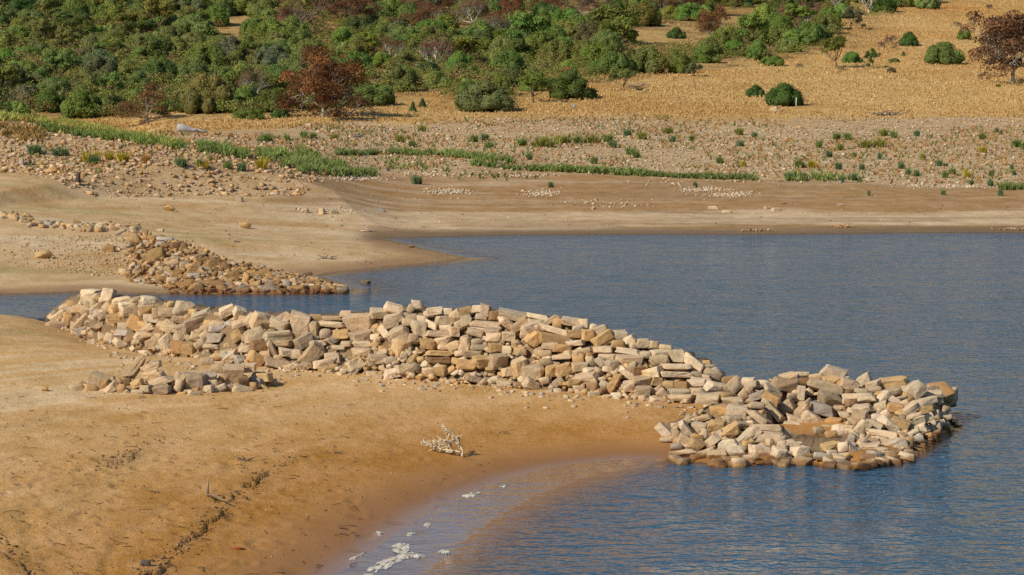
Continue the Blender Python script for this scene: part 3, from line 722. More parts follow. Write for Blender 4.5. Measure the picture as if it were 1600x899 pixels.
SRC['F'] = (1240, 550, 4.731, """295 155 180 95 -18 p|165 185 100 45 5 p|390 195 45 40 0 g|350 240 80 60 0 o|275 215 120 60 0 o|245 265 260 95 -15 t|410 240 120 80 -20 p|515 210 125 80 35 p|585 245 110 60 20 p|600 280 90 35 15 t|745 235 205 110 10 o|720 300 130 60 10 t|405 300 60 50 0 r|500 290 100 40 0 p|485 345 230 85 5 p|425 380 85 60 0 r|650 350 180 45 38 p|875 300 190 120 38 p|830 270 70 40 0 p|1005 275 120 50 5 p|1020 315 150 42 3 p|970 370 170 60 15 p|1080 365 55 45 20 p|260 350 190 100 -25 t|215 425 180 95 -18 g|345 420 95 45 0 t|490 415 160 50 8 p|640 400 100 50 20 t|750 365 90 50 -30 p|815 385 60 50 30 p|745 410 120 70 -10 o|840 435 190 60 30 p|985 430 110 60 20 o|150 500 170 80 -35 p|300 515 130 50 0 o|385 470 110 50 -5 p|490 490 110 110 0 t|500 560 140 90 50 p|600 490 90 60 0 p|680 460 60 60 40 p|610 540 100 60 -20 p|710 540 170 75 -35 p|795 535 140 80 -10 o|740 480 70 40 0 r|880 480 130 50 20 t|1050 465 60 70 0 p|930 515 90 80 20 p|1000 490 70 60 20 p|1130 490 80 40 10 p|1090 520 60 30 20 p|1060 555 65 45 20 p|940 570 100 60 20 p|1030 530 50 40 20 p|880 600 100 30 20 p|660 605 200 55 -8 p|365 585 145 100 0 p|250 560 90 40 -5 t|280 610 90 50 0 o|185 585 80 50 -10 t|525 570 60 60 0 o|430 640 60 70 0 g|505 665 80 50 20 p|590 660 90 40 0 t|650 650 80 40 -10 p|745 680 180 80 5 p|860 660 60 60 0 o|920 645 90 50 10 g|1000 620 60 40 10 o|1060 600 60 40 20 r|560 700 150 45 8 p|365 705 75 70 0 p|450 750 170 85 -35 p|370 775 70 60 10 p|620 735 140 45 5 p|270 700 120 60 10 o|280 745 70 40 0 p|305 775 45 50 0 p|215 780 120 70 -15 g|350 830 150 35 0 r|550 790 90 70 -10 o|640 780 140 50 -5 o|770 775 130 75 0 o|800 615 80 45 -20 p|670 820 100 20 0 o|125 775 40 50 0 r""")
SRC['G'] = (100, 340, 6.4, """565 145 110 35 32 p|965 130 70 30 5 p|910 400 210 160 25 o|1120 280 110 70 0 r|1200 300 60 90 0 r|1010 215 160 40 -5 g|970 260 90 35 5 g|1145 375 80 50 20 p|700 225 100 100 30 o|830 250 60 50 0 t|880 205 80 50 0 o|1090 455 140 70 10 t|1210 480 100 80 0 t|1390 440 130 80 10 o|1480 490 150 130 50 o|1310 520 150 90 -10 o|1250 345 80 50 0 o|1040 530 70 80 0 o|965 520 60 60 0 t|1120 575 110 100 20 o|990 595 80 60 20 t|890 540 80 70 20 t|1085 640 110 80 -10 t|1235 680 170 90 15 o|1290 585 130 50 0 g|690 490 80 60 25 t|820 490 90 30 0 p|940 475 50 70 0 t|590 545 90 60 0 t|735 645 70 50 0 g|705 670 50 40 0 o|1480 670 220 90 0 r|1340 630 70 40 0 t|1580 605 60 50 10 p|1070 700 120 40 0 o""")
SRC['H'] = (350, 340, 6.4, """105 585 140 110 20 o|150 680 70 65 0 p|40 700 60 50 20 p|215 625 130 70 80 o|370 570 190 80 5 o|330 670 110 70 20 o|460 650 150 50 -5 t|400 710 90 60 0 r|480 715 80 50 0 o|550 715 90 50 10 o|625 690 70 110 0 g|700 690 80 70 0 t|690 640 80 60 30 t|795 690 70 60 -20 p|870 690 70 60 -20 p|760 730 160 40 0 o|580 610 150 60 10 o|830 570 110 50 0 r|1000 720 60 40 0 g|1140 730 190 60 0 g""")
DEPTH = {'A': wall_depth, 'B': wall_depth, 'C': wall_depth, 'D': wall_depth, 'E1': wall_depth, 'H1': heap_depth, 'H2': heap_depth,
         'E': ring_depth, 'F': ring_depth, 'G': spit_depth, 'H': spit_depth}
STONES = []
for key, (ox, oy, sc, txt) in SRC.items():
    for row in txt.split('|'):
        q = row.split(); cx, cy, w_, h_, a_ = map(float, q[:5])
        px, py, pw, ph = ox + cx / sc, oy + cy / sc, w_ / sc, h_ / sc
        k = key
        if key == 'A' and cy > 590 and cx > 1180: k = 'H1'
        STONES.append(dict(px=px, py=py, w=pw, h=ph, ang=a_, tone=q[5], pile=k[0] if k not in ('H1', 'H2', 'E1') else {'H1': 'heap', 'H2': 'heap', 'E1': 'D'}[k],
                           y=float(DEPTH[k](px, py)), area=pw * ph))

# ------------------------------------------------------------------ one stone = one object for the 292 that show largest; smaller ones become rubble
STONES.sort(key=lambda s: -s['area'])
BIG, SMALL = STONES[:292], STONES[292:]
rs = random.Random(21)
def stone_mesh(size, r, rnd=0):
    if rnd:
        bm = bmesh.new()
        for _ in range(rnd): bm.verts.new(Vector((r.gauss(0, 1), r.gauss(0, 1), r.gauss(0, 1))).normalized() * r.uniform(.44, .53))
        bmesh.ops.convex_hull(bm, input=bm.verts); bmesh.ops.bevel(bm, geom=list(bm.edges), offset=.05, segments=1, affect='EDGES')
    else: bm = rock_hull(r, .03)
    # roughen: cut the faces twice and break them up
    for lim in (.30, .20):
        bmesh.ops.subdivide_edges(bm, edges=[e for e in bm.edges if e.calc_length() > lim], cuts=1, use_grid_fill=False)
        bmesh.ops.triangulate(bm, faces=bm.faces)
    off = Vector((r.uniform(0, 99), r.uniform(0, 99), r.uniform(0, 99)))
    for v in bm.verts:
        v.co += NZ.noise_vector(v.co * 3.1 + off) * .040 + NZ.noise_vector(v.co * 9.0 + off) * .016
        v.co = Vector((v.co.x * size[0], v.co.y * size[1], v.co.z * size[2]))
    me = bpy.data.meshes.new('stone'); bm.to_mesh(me); bm.free()
    me.materials.append(M_STONE)
    return me
for s in BIG:
    mpp = s['y'] / F
    W, H = s['w'] * mpp * 1.13, s['h'] * mpp * 1.01
    D = min(max(.70 * math.sqrt(W * H) + .14, .24), .85)
    yaw = rs.uniform(-.42, .42); tl = rs.uniform(-.22, .22)
    me = stone_mesh((W, D, H), rs)
    p = at(s['px'], s['py'], s['y'] + .26 * D)
    o = obj('stone', me, loc=tuple(p))
    o.rotation_mode = 'QUATERNION'
    o.rotation_quaternion = (Matrix.Rotation(-R(s['ang']), 3, 'Y') @ Matrix.Rotation(tl, 3, 'X') @ Matrix.Rotation(yaw, 3, 'Z')).to_quaternion()
    cc = tone(s['tone'], rs); kk = .80 if s['pile'] in 'GH' else 1.0
    o.color = (cc[0] * kk, cc[1] * kk * (.95 if kk < 1 else 1), cc[2] * kk * (.85 if kk < 1 else 1), 1)
    s['o'] = o

# ------------------------------------------------------------------ rubble: packed cores of the piles and the small stones between the large ones
def core(soup, pxs, foot, top, depth, back, inset, c, drop=.02, t0=-.12, jt=.022):
    """heaped body under the stones: front face from foot to crest, then down the back"""
    pxs = np.linspace(pxs[0], pxs[-1], 150) if len(pxs) < 60 else pxs
    rowsV = []
    for p in pxs:
        f = np.interp(p, *foot); c_ = np.interp(p, *top)
        col = []
        for t in np.linspace(t0, .93, 22):
            py = f - (f - c_) * t
            q = at(p, py, float(depth(p, py)) + inset)
            q[2] -= drop; col.append(q)
        e = col[-1]
        for dy, dz in back: col.append(np.array([e[0] * (e[1] + dy) / e[1], e[1] + dy, dz if dz < 0.2 else e[2] - .05]))
        rowsV.append(col)
    V = np.array(rowsV); n, m = V.shape[:2]
    jit = np.random.default_rng(8).normal(0, jt, V.shape); V = V + jit
    ii = np.arange(n * m).reshape(n, m)
    q = np.stack([ii[:-1, :-1], ii[1:, :-1], ii[1:, 1:], ii[:-1, 1:]], -1).reshape(-1, 4)
    soup.add(V.reshape(-1, 3), np.concatenate([q[:, [0, 1, 2]], q[:, [0, 2, 3]]]), c)

def rubble(soup, n, px_rng, foot, top, depth, wpx, r, tones, push=.10, lo=-.06, hi=1.0, k=(1, 1, 1)):
    for _ in range(n):
        p = r.uniform(*px_rng); f = np.interp(p, *foot); c_ = np.interp(p, *top)
        t = r.uniform(lo, hi); py = f - (f - c_) * t
        y = float(depth(p, py)); W = wpx[0] * (wpx[1] / wpx[0]) ** (r.random() ** 1.6) * y / F
        if t > .8: W *= .8
        size = (W * r.uniform(.9, 1.5), W * r.uniform(.8, 1.2), W * r.uniform(.45, .9))
        V, Ft = place(r.choice(KIT), size, r.gauss(0, .35), r.uniform(-3, 3), r.gauss(0, .3), at(p, py, y + push))
        soup.add(V, Ft, np.array(tone(r.choice(tones), r)) * np.array(k))
SHADED_EARTHC = (.215, .145, .08)  # core earth, with shade of the gaps between stones darkened into its colour
rw = random.Random(31)
su = Soup()
wf, wt = (WALL_PX, WALL_FOOT), (WALL_PX, WALL_TOP)
core(su, WALL_PX, wf, wt, wall_depth, [(.7, 9), (1.4, 9), (2.4, .5), (4.6, -.4)], .26, SHADED_EARTHC)
rubble(su, 820, (80, 1140), wf, wt, wall_depth, (7, 20), rw, 'ttttooog', .34, -.06, .93)
rubble(su, 420, (560, 1010), wf, wt, wall_depth, (7, 17), rw, 'ptttoo', .16, -.10, .62)
rubble(su, 300, (90, 1140), wf, wt, wall_depth, (4, 13), rw, 'ppttoo', .03, -.16, .12)
for _ in range(260):      # fragments lying on the sand in front of the foot
    p = rw.uniform(90, 1120); q = float(np.interp(p, *wf)) + rw.expovariate(.16); g = hit(p, q, 45)[0]; W = rw.uniform(2, 8) * g[1] / F
    V, Ft = place(rw.choice(KIT), (W * 1.4, W, W * .55), rw.gauss(0, .2), rw.uniform(-3, 3), rw.gauss(0, .15), g + [0, 0, W * .08])
    su.add(V, Ft, tone(rw.choice('ppttog'), rw))
back = Soup()
for _ in range(420):      # the lake side of the wall
    p = rw.uniform(90, 1135); yb = float(np.interp(p, WALL_PX, WALL_YF)) + rw.uniform(1.9, 5.0)
    s, _m = ray(p, 500); x = s * yb; k = (yb - np.interp(p, WALL_PX, WALL_YF) - 1.9) / 3.1
    ztop = float(at(p, np.interp(p, *wt), np.interp(p, WALL_PX, WALL_YF) + 1.85)[2])
    W = rw.uniform(.2, .55)
    V, Ft = place(rw.choice(KIT), (W * 1.3, W, W * .7), rw.gauss(0, .3), rw.uniform(-3, 3), rw.gauss(0, .3), (x, yb, ztop - .25 - k * (ztop + .1)))
    su.add(V, Ft, tone(rw.choice('pptto'), rw))
for s in SMALL:
    if s['pile'] in 'ABCD':
        mp = s['y'] / F; H = s['h'] * mp * 1.15; W = s['w'] * mp * 1.15
        V, Ft = place(rw.choice(KIT), (W, .8 * math.sqrt(W * H), H), R(s['ang']), rw.uniform(-.4, .4), rw.uniform(-.2, .2), at(s['px'], s['py'], s['y'] + .1))
        su.add(V, Ft, tone(s['tone'], rw))
o = obj('rubble', su.mesh('rubble', M_RUBBLE)); tag(o, 'small broken stones and earth packed between the larger blocks of the long wall', 'rubble', kind='stuff')

su = Soup()
hf_, ht_ = (HEAP_PX, HEAP_FOOT), (HEAP_PX, HEAP_TOP)
rubble(su, 110, (112, 432), hf_, ht_, heap_depth, (8, 20), rw, 'tttoog', .28, -.05, .55)
for s in SMALL:
    if s['pile'] == 'heap':
        mp = s['y'] / F; H = s['h'] * mp * 1.15; W = s['w'] * mp * 1.15
        V, Ft = place(rw.choice(KIT), (W, .8 * math.sqrt(W * H), H), R(s['ang']), rw.uniform(-.4, .4), 0, at(s['px'], s['py'], s['y'] + .1))
        su.add(V, Ft, tone(s['tone'], rw))
o = obj('rubble', su.mesh('rubble', M_RUBBLE)); tag(o, 'small stones filling the little heap in front of the long wall', 'rubble', kind='stuff')

su = Soup()
rf, rt = (RING_PX, RING_FOOT), (RING_PX, RING_TOP)
def ring_core(a, b, ft, tp):
    core(su, np.linspace(a, b, 190), (RING_PX, ft), (RING_PX, tp), ring_depth, [(.5, 9), (.9, 9), (1.5, .1), (2.4, -.5)], .34, SHADED_EARTHC, .05, .03, .007)
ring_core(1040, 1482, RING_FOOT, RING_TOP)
rubble(su, 24, (1330, 1425), rf, rt, ring_depth, (10, 20), rw, 'potgt', .2, .02, .25)
rubble(su, 150, (1050, 1211), rf, rt, ring_depth, (8, 18), rw, 'pttto', .40, .05, .90)
rubble(su, 170, (1330, 1480), rf, rt, ring_depth, (8, 18), rw, 'pttto', .40, .05, .90)
rubble(su, 60, (1205, 1325), ([1200, 1330], [662, 662]), rt, ring_depth, (8, 19), rw, 'pttto', .3, 0, .93)
rubble(su, 8, (1205, 1240), rf, ([1205, 1262], [672, 694]), ring_depth, (9, 22), rw, 'pptto', .16, 0, 1)
for _ in range(64):       # wet stones standing along the waterline in front of the ring
    p = rw.uniform(1296, 1425) if _ < 44 else rw.uniform(1050, 1260)
    f = float(np.interp(p, RING_PX, RING_FOOT)); s, m = ray(p, f + rw.uniform(-7, 3)); yy = float(-(CAMH - .06) / m); W = rw.uniform(11, 25) * yy / F
    V, Ft = place(rw.choice(KIT), (W * 1.35, W * 1.1, W * .7), rw.gauss(0, .2), rw.uniform(-3, 3), rw.gauss(0, .2), (float(s) * yy, yy + .05, max(0.0, float(height(float(s) * yy, yy))) + W * .12))
    su.add(V, Ft, tone(rw.choice('optgr'), rw))
for _ in range(140):
    p = rw.uniform(1150, 1480); yb = rw.uniform(63.2, 65.6); s, _m = ray(p, 600)
    W = rw.uniform(.2, .5)
    V, Ft = place(rw.choice(KIT), (W * 1.3, W, W * .7), rw.gauss(0, .3), rw.uniform(-3, 3), rw.gauss(0, .3), (s * yb, yb, .75 - (yb - 63.2) * .34))
    su.add(V, Ft, tone(rw.choice('pptto'), rw))
for s in SMALL:
    if s['pile'] in 'EF':
        mp = s['y'] / F; H = s['h'] * mp * 1.15; W = s['w'] * mp * 1.15
        V, Ft = place(rw.choice(KIT), (W, .8 * math.sqrt(W * H), H), R(s['ang']), rw.uniform(-.4, .4), rw.uniform(-.2, .2), at(s['px'], s['py'], s['y'] + .1))
        su.add(V, Ft, tone(s['tone'], rw))
o = obj('rubble', su.mesh('rubble', M_RUBBLE)); tag(o, 'small stones filling the banks of the stone ring that juts into the water', 'rubble', kind='stuff')

su = Soup()
sf, st_ = (SPIT_PX, SPIT_FOOT), (SPIT_PX, SPIT_TOP)
def spit_z(x, y): return height(x, y)
core(su, np.linspace(205, 541, 150), sf, st_, spit_depth, [(.6, 9), (2.0, .02), (3.2, -.3)], .35, (.34, .21, .10), .05)
rubble(su, 1300, (195, 540), sf, st_, spit_depth, (4, 13), rw, 'toooorrg', .12, k=(.9, .84, .75))
rubble(su, 120, (300, 540), sf, ([300, 540], [446, 452]), spit_depth, (8, 20), rw, 'orrgto', .0, -.15, 1, k=(.8, .72, .62))
for s in SMALL:
    if s['pile'] in 'GH':
        mp = s['y'] / F; H = s['h'] * mp * 1.15; W = s['w'] * mp * 1.15
        V, Ft = place(rw.choice(KIT), (W, .8 * math.sqrt(W * H), H), R(s['ang']), rw.uniform(-.4, .4), 0, at(s['px'], s['py'], s['y'] + .1))
        su.add(V, Ft, tone(s['tone'], rw))
# the ruined line of stones that climbs away from the spit on the left, and gravel around the spit
line = [(0, 338), (40, 346), (70, 352), (110, 356), (150, 358), (185, 357), (215, 362)]
for _ in range(150):
    k = rw.random() * (len(line) - 1); i = int(k); t = k - i
    p = line[i][0] + (line[i + 1][0] - line[i][0]) * t + rw.gauss(0, 4); q = line[i][1] + (line[i + 1][1] - line[i][1]) * t + rw.gauss(0, 2.4)
    g = hit(p, q, 98)[0]; W = rw.uniform(5, 14) * g[1] / F
    V, Ft = place(rw.choice(KIT), (W * 1.3, W, W * .75), rw.gauss(0, .3), rw.uniform(-3, 3), 0, g + [0, 0, W * .2])
    su.add(V, Ft, tone(rw.choice('ttooog'), rw))
for _ in range(1500):
    p = rw.triangular(-20, 310, 215); q = rw.uniform(368, 446)
    if q > 432 - max(0, 150 - p) * .12: continue
    g = hit(p, q, 98)[0]; W = rw.uniform(1.5, 6) * g[1] / F * (1.6 if rw.random() < .06 else 1)
    V, Ft = place(rw.choice(PEB), (W * 1.3, W * 1.2, W * .8), 0, rw.uniform(-3, 3), 0, g + [0, 0, W * .1])
    su.add(V, Ft, tone(rw.choice('ttooop'), rw))
o = obj('rubble', su.mesh('rubble', M_RUBBLE)); tag(o, 'brown rubble and gravel of the broken stone bank across the inlet', 'rubble', kind='stuff')

# ------------------------------------------------------------------ lone boulders lying on the dried mud
LONE = [(264, 326, 18, 11, 'o', 'round ochre boulder alone on the mud slope above the broken stone bank'),
        (383, 352, 19, 13, 'o', 'half buried ochre boulder right of the round one on the far mud slope'),
        (66, 399, 30, 14, 'o', 'flat ochre boulder on the gravel left of the broken stone bank'),
        (168, 389, 26, 13, 'o', 'low ochre boulder sunk in gravel just left of the broken stone bank'),
        (374, 312, 11, 10, 'p', 'small pale upright stone on the mud slope right of the ochre boulders'),
        (503, 331, 9, 10, 'p', 'squarish pale stone in the row of stones on the mud above the spit'),
        (476, 330, 12, 7, 'p', 'flat pale stone left of the squarish one on the mud above the spit'),
        (521, 332, 12, 6, 'p', 'flat pale stone right of the squarish one on the mud above the spit'),
        (594, 328, 14, 6, 'g', 'flat grey stone with a dark shadow on the mud above the inlet'),
        (1213, 328, 15, 6, 'p', 'pale flat stone of a cluster on the mud across the bay'),
        (1199, 325, 10, 5, 'p', 'small pale stone left in the cluster on the mud across the bay'),
        (1115, 325, 14, 5, 'p', 'pale flat stone right of the white gravel on the mud across the bay'),
        (1136, 331, 14, 4, 'p', 'low pale stone nearest the water on the mud across the bay'),
        (1314, 320, 10, 4, 'p', 'single white stone above the orange dead bush across the bay'),
        (33, 254, 8, 11, 'g', 'upright grey stone beside the dark stump on the left bank'),
        (78, 268, 22, 9, 'o', 'wide ochre boulder with a dark right side on the left bank'),
        (482, 196, 9, 6, 'p', 'pale block at the lower edge of the dry grass below the rust tree'),
        (1210, 171, 11, 8, 'p', 'pale block in the dry grass below the large lone green bush'),
        (643, 386, 11, 6, 'o', 'ochre stone standing in the water off the mud spit'),
        (571, 441, 13, 5, 'g', 'dark wet stone in the water right of the broken stone bank'),
        (70, 608, 13, 10, 'o', 'small ochre stone alone on the sand left of the small heap')]
for px, py, w_, h_, t_, lab in LONE:
    ym = 38 if py > 500 else 97
    g = hit(px, py + h_ * .4, ym)[0] if py not in (386, 441) else np.array([*flat(px, py + 2), 0.0])
    W = w_ * g[1] / F * 1.1; H = h_ * g[1] / F * 1.15
    o = obj('boulder', stone_mesh((W, max(.8 * W, H) * .9, H), rs, 26 if t_ == 'o' else 0), loc=(g[0], g[1] + W * .3, g[2] + H * .32))
    o.rotation_euler = (0, 0, rs.uniform(-.5, .5)); o.color = (*tone(t_, rs), 1)
    tag(o, lab, 'boulder')
# ------------------------------------------------------------------ plants: crowns, twigs and trunks
rv = np.random.default_rng(77); rt_ = random.Random(78)

def leaves(lumps, n, size, r, droop=0.0, cols=(.7, 1.35)):
    """n leaf-sized faces spread through a set of lumps (centre, radii)"""
    k = len(lumps)
    vol = np.array([l[1][0] * l[1][1] for l in lumps]); pick = r.choice(k, n, p=vol / vol.sum())
    c = np.array([l[0] for l in lumps])[pick]; rad = np.array([l[1] for l in lumps])[pick]
    d = r.normal(size=(n, 3)); d /= np.linalg.norm(d, axis=1)[:, None]
    d[:, 2] = np.where(d[:, 2] < -.35, -d[:, 2], d[:, 2])
    rr_ = 1 - .45 * r.random(n) ** 2.2
    p = c + d * rad * rr_[:, None]
    nrm = d + r.normal(scale=.55, size=(n, 3)); nrm /= np.linalg.norm(nrm, axis=1)[:, None]
    a = np.cross(nrm, r.normal(size=(n, 3))); a /= np.linalg.norm(a, axis=1)[:, None]
    b = np.cross(nrm, a)
    s = size * (.6 + .8 * r.random(n))[:, None]
    V = np.stack([p + a * s, p + b * s * .6, p - a * s, p - b * s * .6], 1)
    V[..., 2] = np.maximum(V[..., 2], .01)
    f = np.arange(n * 4).reshape(n, 4)
    lt = (cols[0] + (cols[1] - cols[0]) * r.random(k))[pick] * (.75 + .5 * r.random(n))
    warm = .88 + .24 * r.random(k)[pick]
    col = np.stack([lt * warm, lt, lt * (2 - warm) * .9], -1)
    return V.reshape(-1, 3), f, np.repeat(col, 4, 0)

def lump_body(lumps, scale=.78, r=None):
    """closed inner masses that keep a thick shrub from being seen through"""
    bm = bmesh.new()
    for c, rad in lumps:
        M = Matrix.Translation(Vector(c)) @ Matrix.Diagonal((*[q * scale for q in rad], 1))
        bmesh.ops.create_icosphere(bm, subdivisions=2, radius=1, matrix=M)
    for v in bm.verts:
        v.co += Vector((rt_.gauss(0, 1), rt_.gauss(0, 1), rt_.gauss(0, 1))) * .05
        v.co.z = max(v.co.z, -.05)
    bm.verts.index_update()
    V = np.array([v.co[:] for v in bm.verts]); Ft = np.array([[v.index for v in f.verts] for f in bm.faces]); bm.free()
    return V, Ft

def crown_mesh(name, lumps, n, size, r, inner=True, cols=(.7, 1.35), mat_=None):
    V, f, c = leaves(lumps, n, size, r, cols=cols)
    tri = np.concatenate([f[:, [0, 1, 2]], f[:, [0, 2, 3]]])
    if inner:
        V2, F2 = lump_body(lumps)
        tri = np.concatenate([tri, F2 + len(V)]); V = np.concatenate([V, V2]); c = np.concatenate([c, np.full((len(V2), 3), .8)])
    return mesh_np(name, V, tri, mat_ or M_LEAF, col=c)

def dome_lumps(r, n=9, flat_=1.0, peak=0.0):
    """unit shrub: width 2, height about 1.3, dense to the ground"""
    L = []
    for k in range(n):
        a = r.uniform(0, 2 * math.pi); q = math.sqrt(r.random()) * .66
        top = (1 - q ** 2) * .85 + .1
        if peak: top *= 1 + peak * (1 - q * 1.5)
        rad = r.uniform(.26, .42)
        L.append(((q * math.cos(a), q * math.sin(a), max(rad * .6, (top - rad * .6) * flat_)), (rad, rad, rad * .85)))
    for k in range(max(5, n // 2)):
        a = 2 * math.pi * k / max(5, n // 2) + r.uniform(-.3, .3); rad = r.uniform(.28, .4)
        L.append(((.6 * math.cos(a), .6 * math.sin(a), .26), (rad, rad, rad * .9)))
    L.append(((0, 0, .35 * flat_), (.6, .6, .5 * flat_)))
    return L

def branches(soup, base, direction, length, radius, depth, r, c, tips, spread=.55, up=.25):
    p = np.array(base, float); d = np.array(direction, float); d /= np.linalg.norm(d)
    pts = [p.copy()]; n = 3
    for i in range(n):
        d = d + r.normal(scale=.16, size=3) + np.array([0, 0, up * .18]); d /= np.linalg.norm(d)
        p = p + d * length / n; pts.append(p.copy())
    tube(soup, pts, [radius * (1 - .5 * i / n) for i in range(n + 1)], c, n=5 if depth > 1 else 3)
    if depth == 0:
        tips.append(p); return
    for k in range(int(r.integers(2, 4)) + (1 if depth > 1 else 0)):
        nd = d + r.normal(scale=spread, size=3); nd[2] += up * .5
        st = pts[-1] if k < 2 else pts[2]
        branches(soup, st, nd, length * r.uniform(.58, .8), radius * .52, depth - 1, r, c, tips, spread, up)

GREYBARK = (.34, .30, .255); PALEBARK = (.52, .49, .44); DARKBARK = (.13, .095, .065)
def tree_proto(seed, th, spread, depth, bark, leafn, leafs, lump_r, lean=0.0, up=.25, cols=(.7, 1.35), trunk_r=.05, wide=1.0, nb=5):
    """unit tree, about 2 wide: trunk with limbs, and a crown of leaf clumps carried by the tips"""
    r = np.random.default_rng(seed); su = Soup(); tips = []
    tube(su, [(0, 0, -.08), (lean * .3, 0, th * .5), (lean, 0.02, th)], [trunk_r * 1.3, trunk_r, trunk_r * .85], bark, n=7)
    for k in range(nb):
        a = 2 * math.pi * k / nb + r.uniform(-.4, .4)
        branches(su, (lean, .02, th * r.uniform(.8, 1.0)), (math.cos(a) * wide, math.sin(a) * wide, r.uniform(.12, 1.3)), r.uniform(.42, .6), trunk_r * .6, depth, r, bark, tips, spread, up)
    tips = np.array(tips)
    sel = tips[r.permutation(len(tips))[:110]]
    lumps = [(t, tuple(lump_r * r.uniform(.7, 1.3) * np.array([1, 1, .75]))) for t in sel]
    tm = su.mesh('trunk', M_BARK)
    cm = None
    if leafn: cm = crown_mesh('crown', lumps, leafn, leafs, r, inner=False, cols=cols)
    # measure
    allv = np.concatenate([np.concatenate(su.v)] + ([np.array([l[0] for l in lumps])] if leafn else []))
    return tm, cm, (np.ptp(allv[:, 0]) + lump_r * 1.4 * bool(leafn), allv[:, 2].max() + lump_r * .6 * bool(leafn))

def twig_shrub(seed, c, leafn=0):
    r = np.random.default_rng(seed); su = Soup(); tips = []
    for k in range(9):
        a = r.uniform(0, 2 * math.pi); e = r.uniform(.25, 1.2)
        branches(su, (r.normal(0, .06), r.normal(0, .06), 0), (math.cos(a) * math.cos(e), math.sin(a) * math.cos(e), math.sin(e)), r.uniform(.35, .55), .022, 2, r, c, tips, .5, .2)
    m = su.mesh('twigs', M_BARK)
    tips = np.array(tips)
    cm = crown_mesh('crown', [(t, (.10, .10, .09)) for t in tips[r.permutation(len(tips))[:120]]], 1500, .03, r, inner=False, cols=(.6, 1.3))
    return m, cm

DOMES = []
for k in range(7):
    r = np.random.default_rng(200 + k)
    L = dome_lumps(r, 8 + k % 4, 1.0)
    DOMES.append(crown_mesh('foliage', L, 4600, .036, r, cols=(.8, 1.25)))
PEAKS = [crown_mesh('foliage', dome_lumps(np.random.default_rng(230 + k), 10, 1.0, .35), 4600, .036, np.random.default_rng(231 + k)) for k in range(2)]
# larger lone bushes seen alone get finer leaves
FINE = [crown_mesh('foliage', dome_lumps(np.random.default_rng(250 + k), 13, 1.0, .1 * k), 7000, .034, np.random.default_rng(251 + k)) for k in range(3)]
def cone_lumps(r):
    return [((r.uniform(-.1, .1) * (1 - z), r.uniform(-.1, .1) * (1 - z), z * 1.7 + .12), (.85 * (1 - z) * .62 + .05,) * 2 + (.3,)) for z in np.linspace(0, .95, 9)]
CONES = [crown_mesh('foliage', cone_lumps(np.random.default_rng(270 + k)), 1800, .05, np.random.default_rng(271 + k)) for k in range(2)]
GREENTREE = [tree_proto(300 + k, .42, .5, 2, DARKBARK, 4200, .045, .21, lean=.05 * k, up=.4) for k in range(3)]
RUST = [tree_proto(320 + k, .30, .55, 3, GREYBARK, 6000, .030, .20, lean=.06 * k - .06, up=.35, cols=(.55, 1.5)) for k in range(3)]
BIGRUST = [tree_proto(340 + k, .22 + .08 * k, .62, 3, PALEBARK if k else GREYBARK, 15000, .024, .20, lean=.03, up=.12, cols=(.5, 1.5), trunk_r=.034, nb=9) for k in range(2)]
BARE = [tree_proto(360 + k, .26, .5, 3, PALEBARK, 3000, .024, .17, lean=.05, up=.35, cols=(.6, 1.4)) for k in range(2)]
TWIGS = [twig_shrub(380 + k, (.21, .16, .14)) for k in range(2)]

GREEN = {'olive': (.215, .250, .068), 'mid': (.180, .235, .055), 'dark': (.105, .150, .040), 'bright': (.195, .260, .052), 'grey': (.185, .185, .090),
         'rust': (.205, .104, .048), 'redgrey': (.26, .15, .095), 'brown': (.19, .135, .058), 'yellow': (.20, .185, .045), 'twig': (.17, .125, .10)}
VEG = []
def plant(kind, px, py, w, h, tint, shape, ym=165, label=None, region=None, name=None, cat=None):
    g = hit(px, py, ym)[0]; mp = g[1] / F
    W, H = w * mp, h * mp
    colr_ = tuple(GREEN[tint][i] * (1 + rt_.uniform(-.16, .16)) for i in range(3))
    rot = rt_.uniform(0, 6.283)
    if shape in ('dome', 'peak', 'fine', 'cone'):
        lst = {'dome': DOMES, 'peak': PEAKS, 'fine': FINE, 'cone': CONES}[shape]
        me = rt_.choice(lst)
        uh = {'dome': 1.12, 'peak': 1.35, 'fine': 1.2, 'cone': 1.9}[shape]; uw = {'dome': 1.95, 'peak': 1.95, 'fine': 1.95, 'cone': 1.15}[shape]
        o = obj(name or 'shrub', me, loc=(g[0], g[1] + W * .4, g[2] - .12))
        o.scale = (W / uw, W / uw, H / uh); o.rotation_euler = (0, 0, rot); o.color = (*colr_, 1)
    else:
        lst = {'tree': GREENTREE, 'rust': RUST, 'bigrust': BIGRUST, 'bare': BARE, 'twig': TWIGS}[shape]
        q = rt_.choice(lst)
        if shape == 'bigrust': q = BIGRUST[1] if px > 1000 else BIGRUST[0]
        o = obj(name or ('tree' if shape != 'twig' else 'shrub'), None, loc=(g[0], g[1] + (W * .15 if shape != 'bigrust' else .3), g[2] - .05))
        tw, th = q[2] if len(q) > 2 else (1.7, 1.0)
        if shape == 'bigrust': tw *= .80; th *= .95
        o.scale = (W / tw, W / tw, H / th); o.rotation_euler = (0, 0, rot)
        obj('trunk' if shape != 'twig' else 'twigs', q[0], o)
        if q[1] is not None:
            c = obj('crown', q[1], o); c.color = (*colr_, 1)
    VEG.append(dict(o=o, px=px, py=py, w=w, h=h, tint=tint, shape=shape, label=label, g=g, cat=cat))
    return o

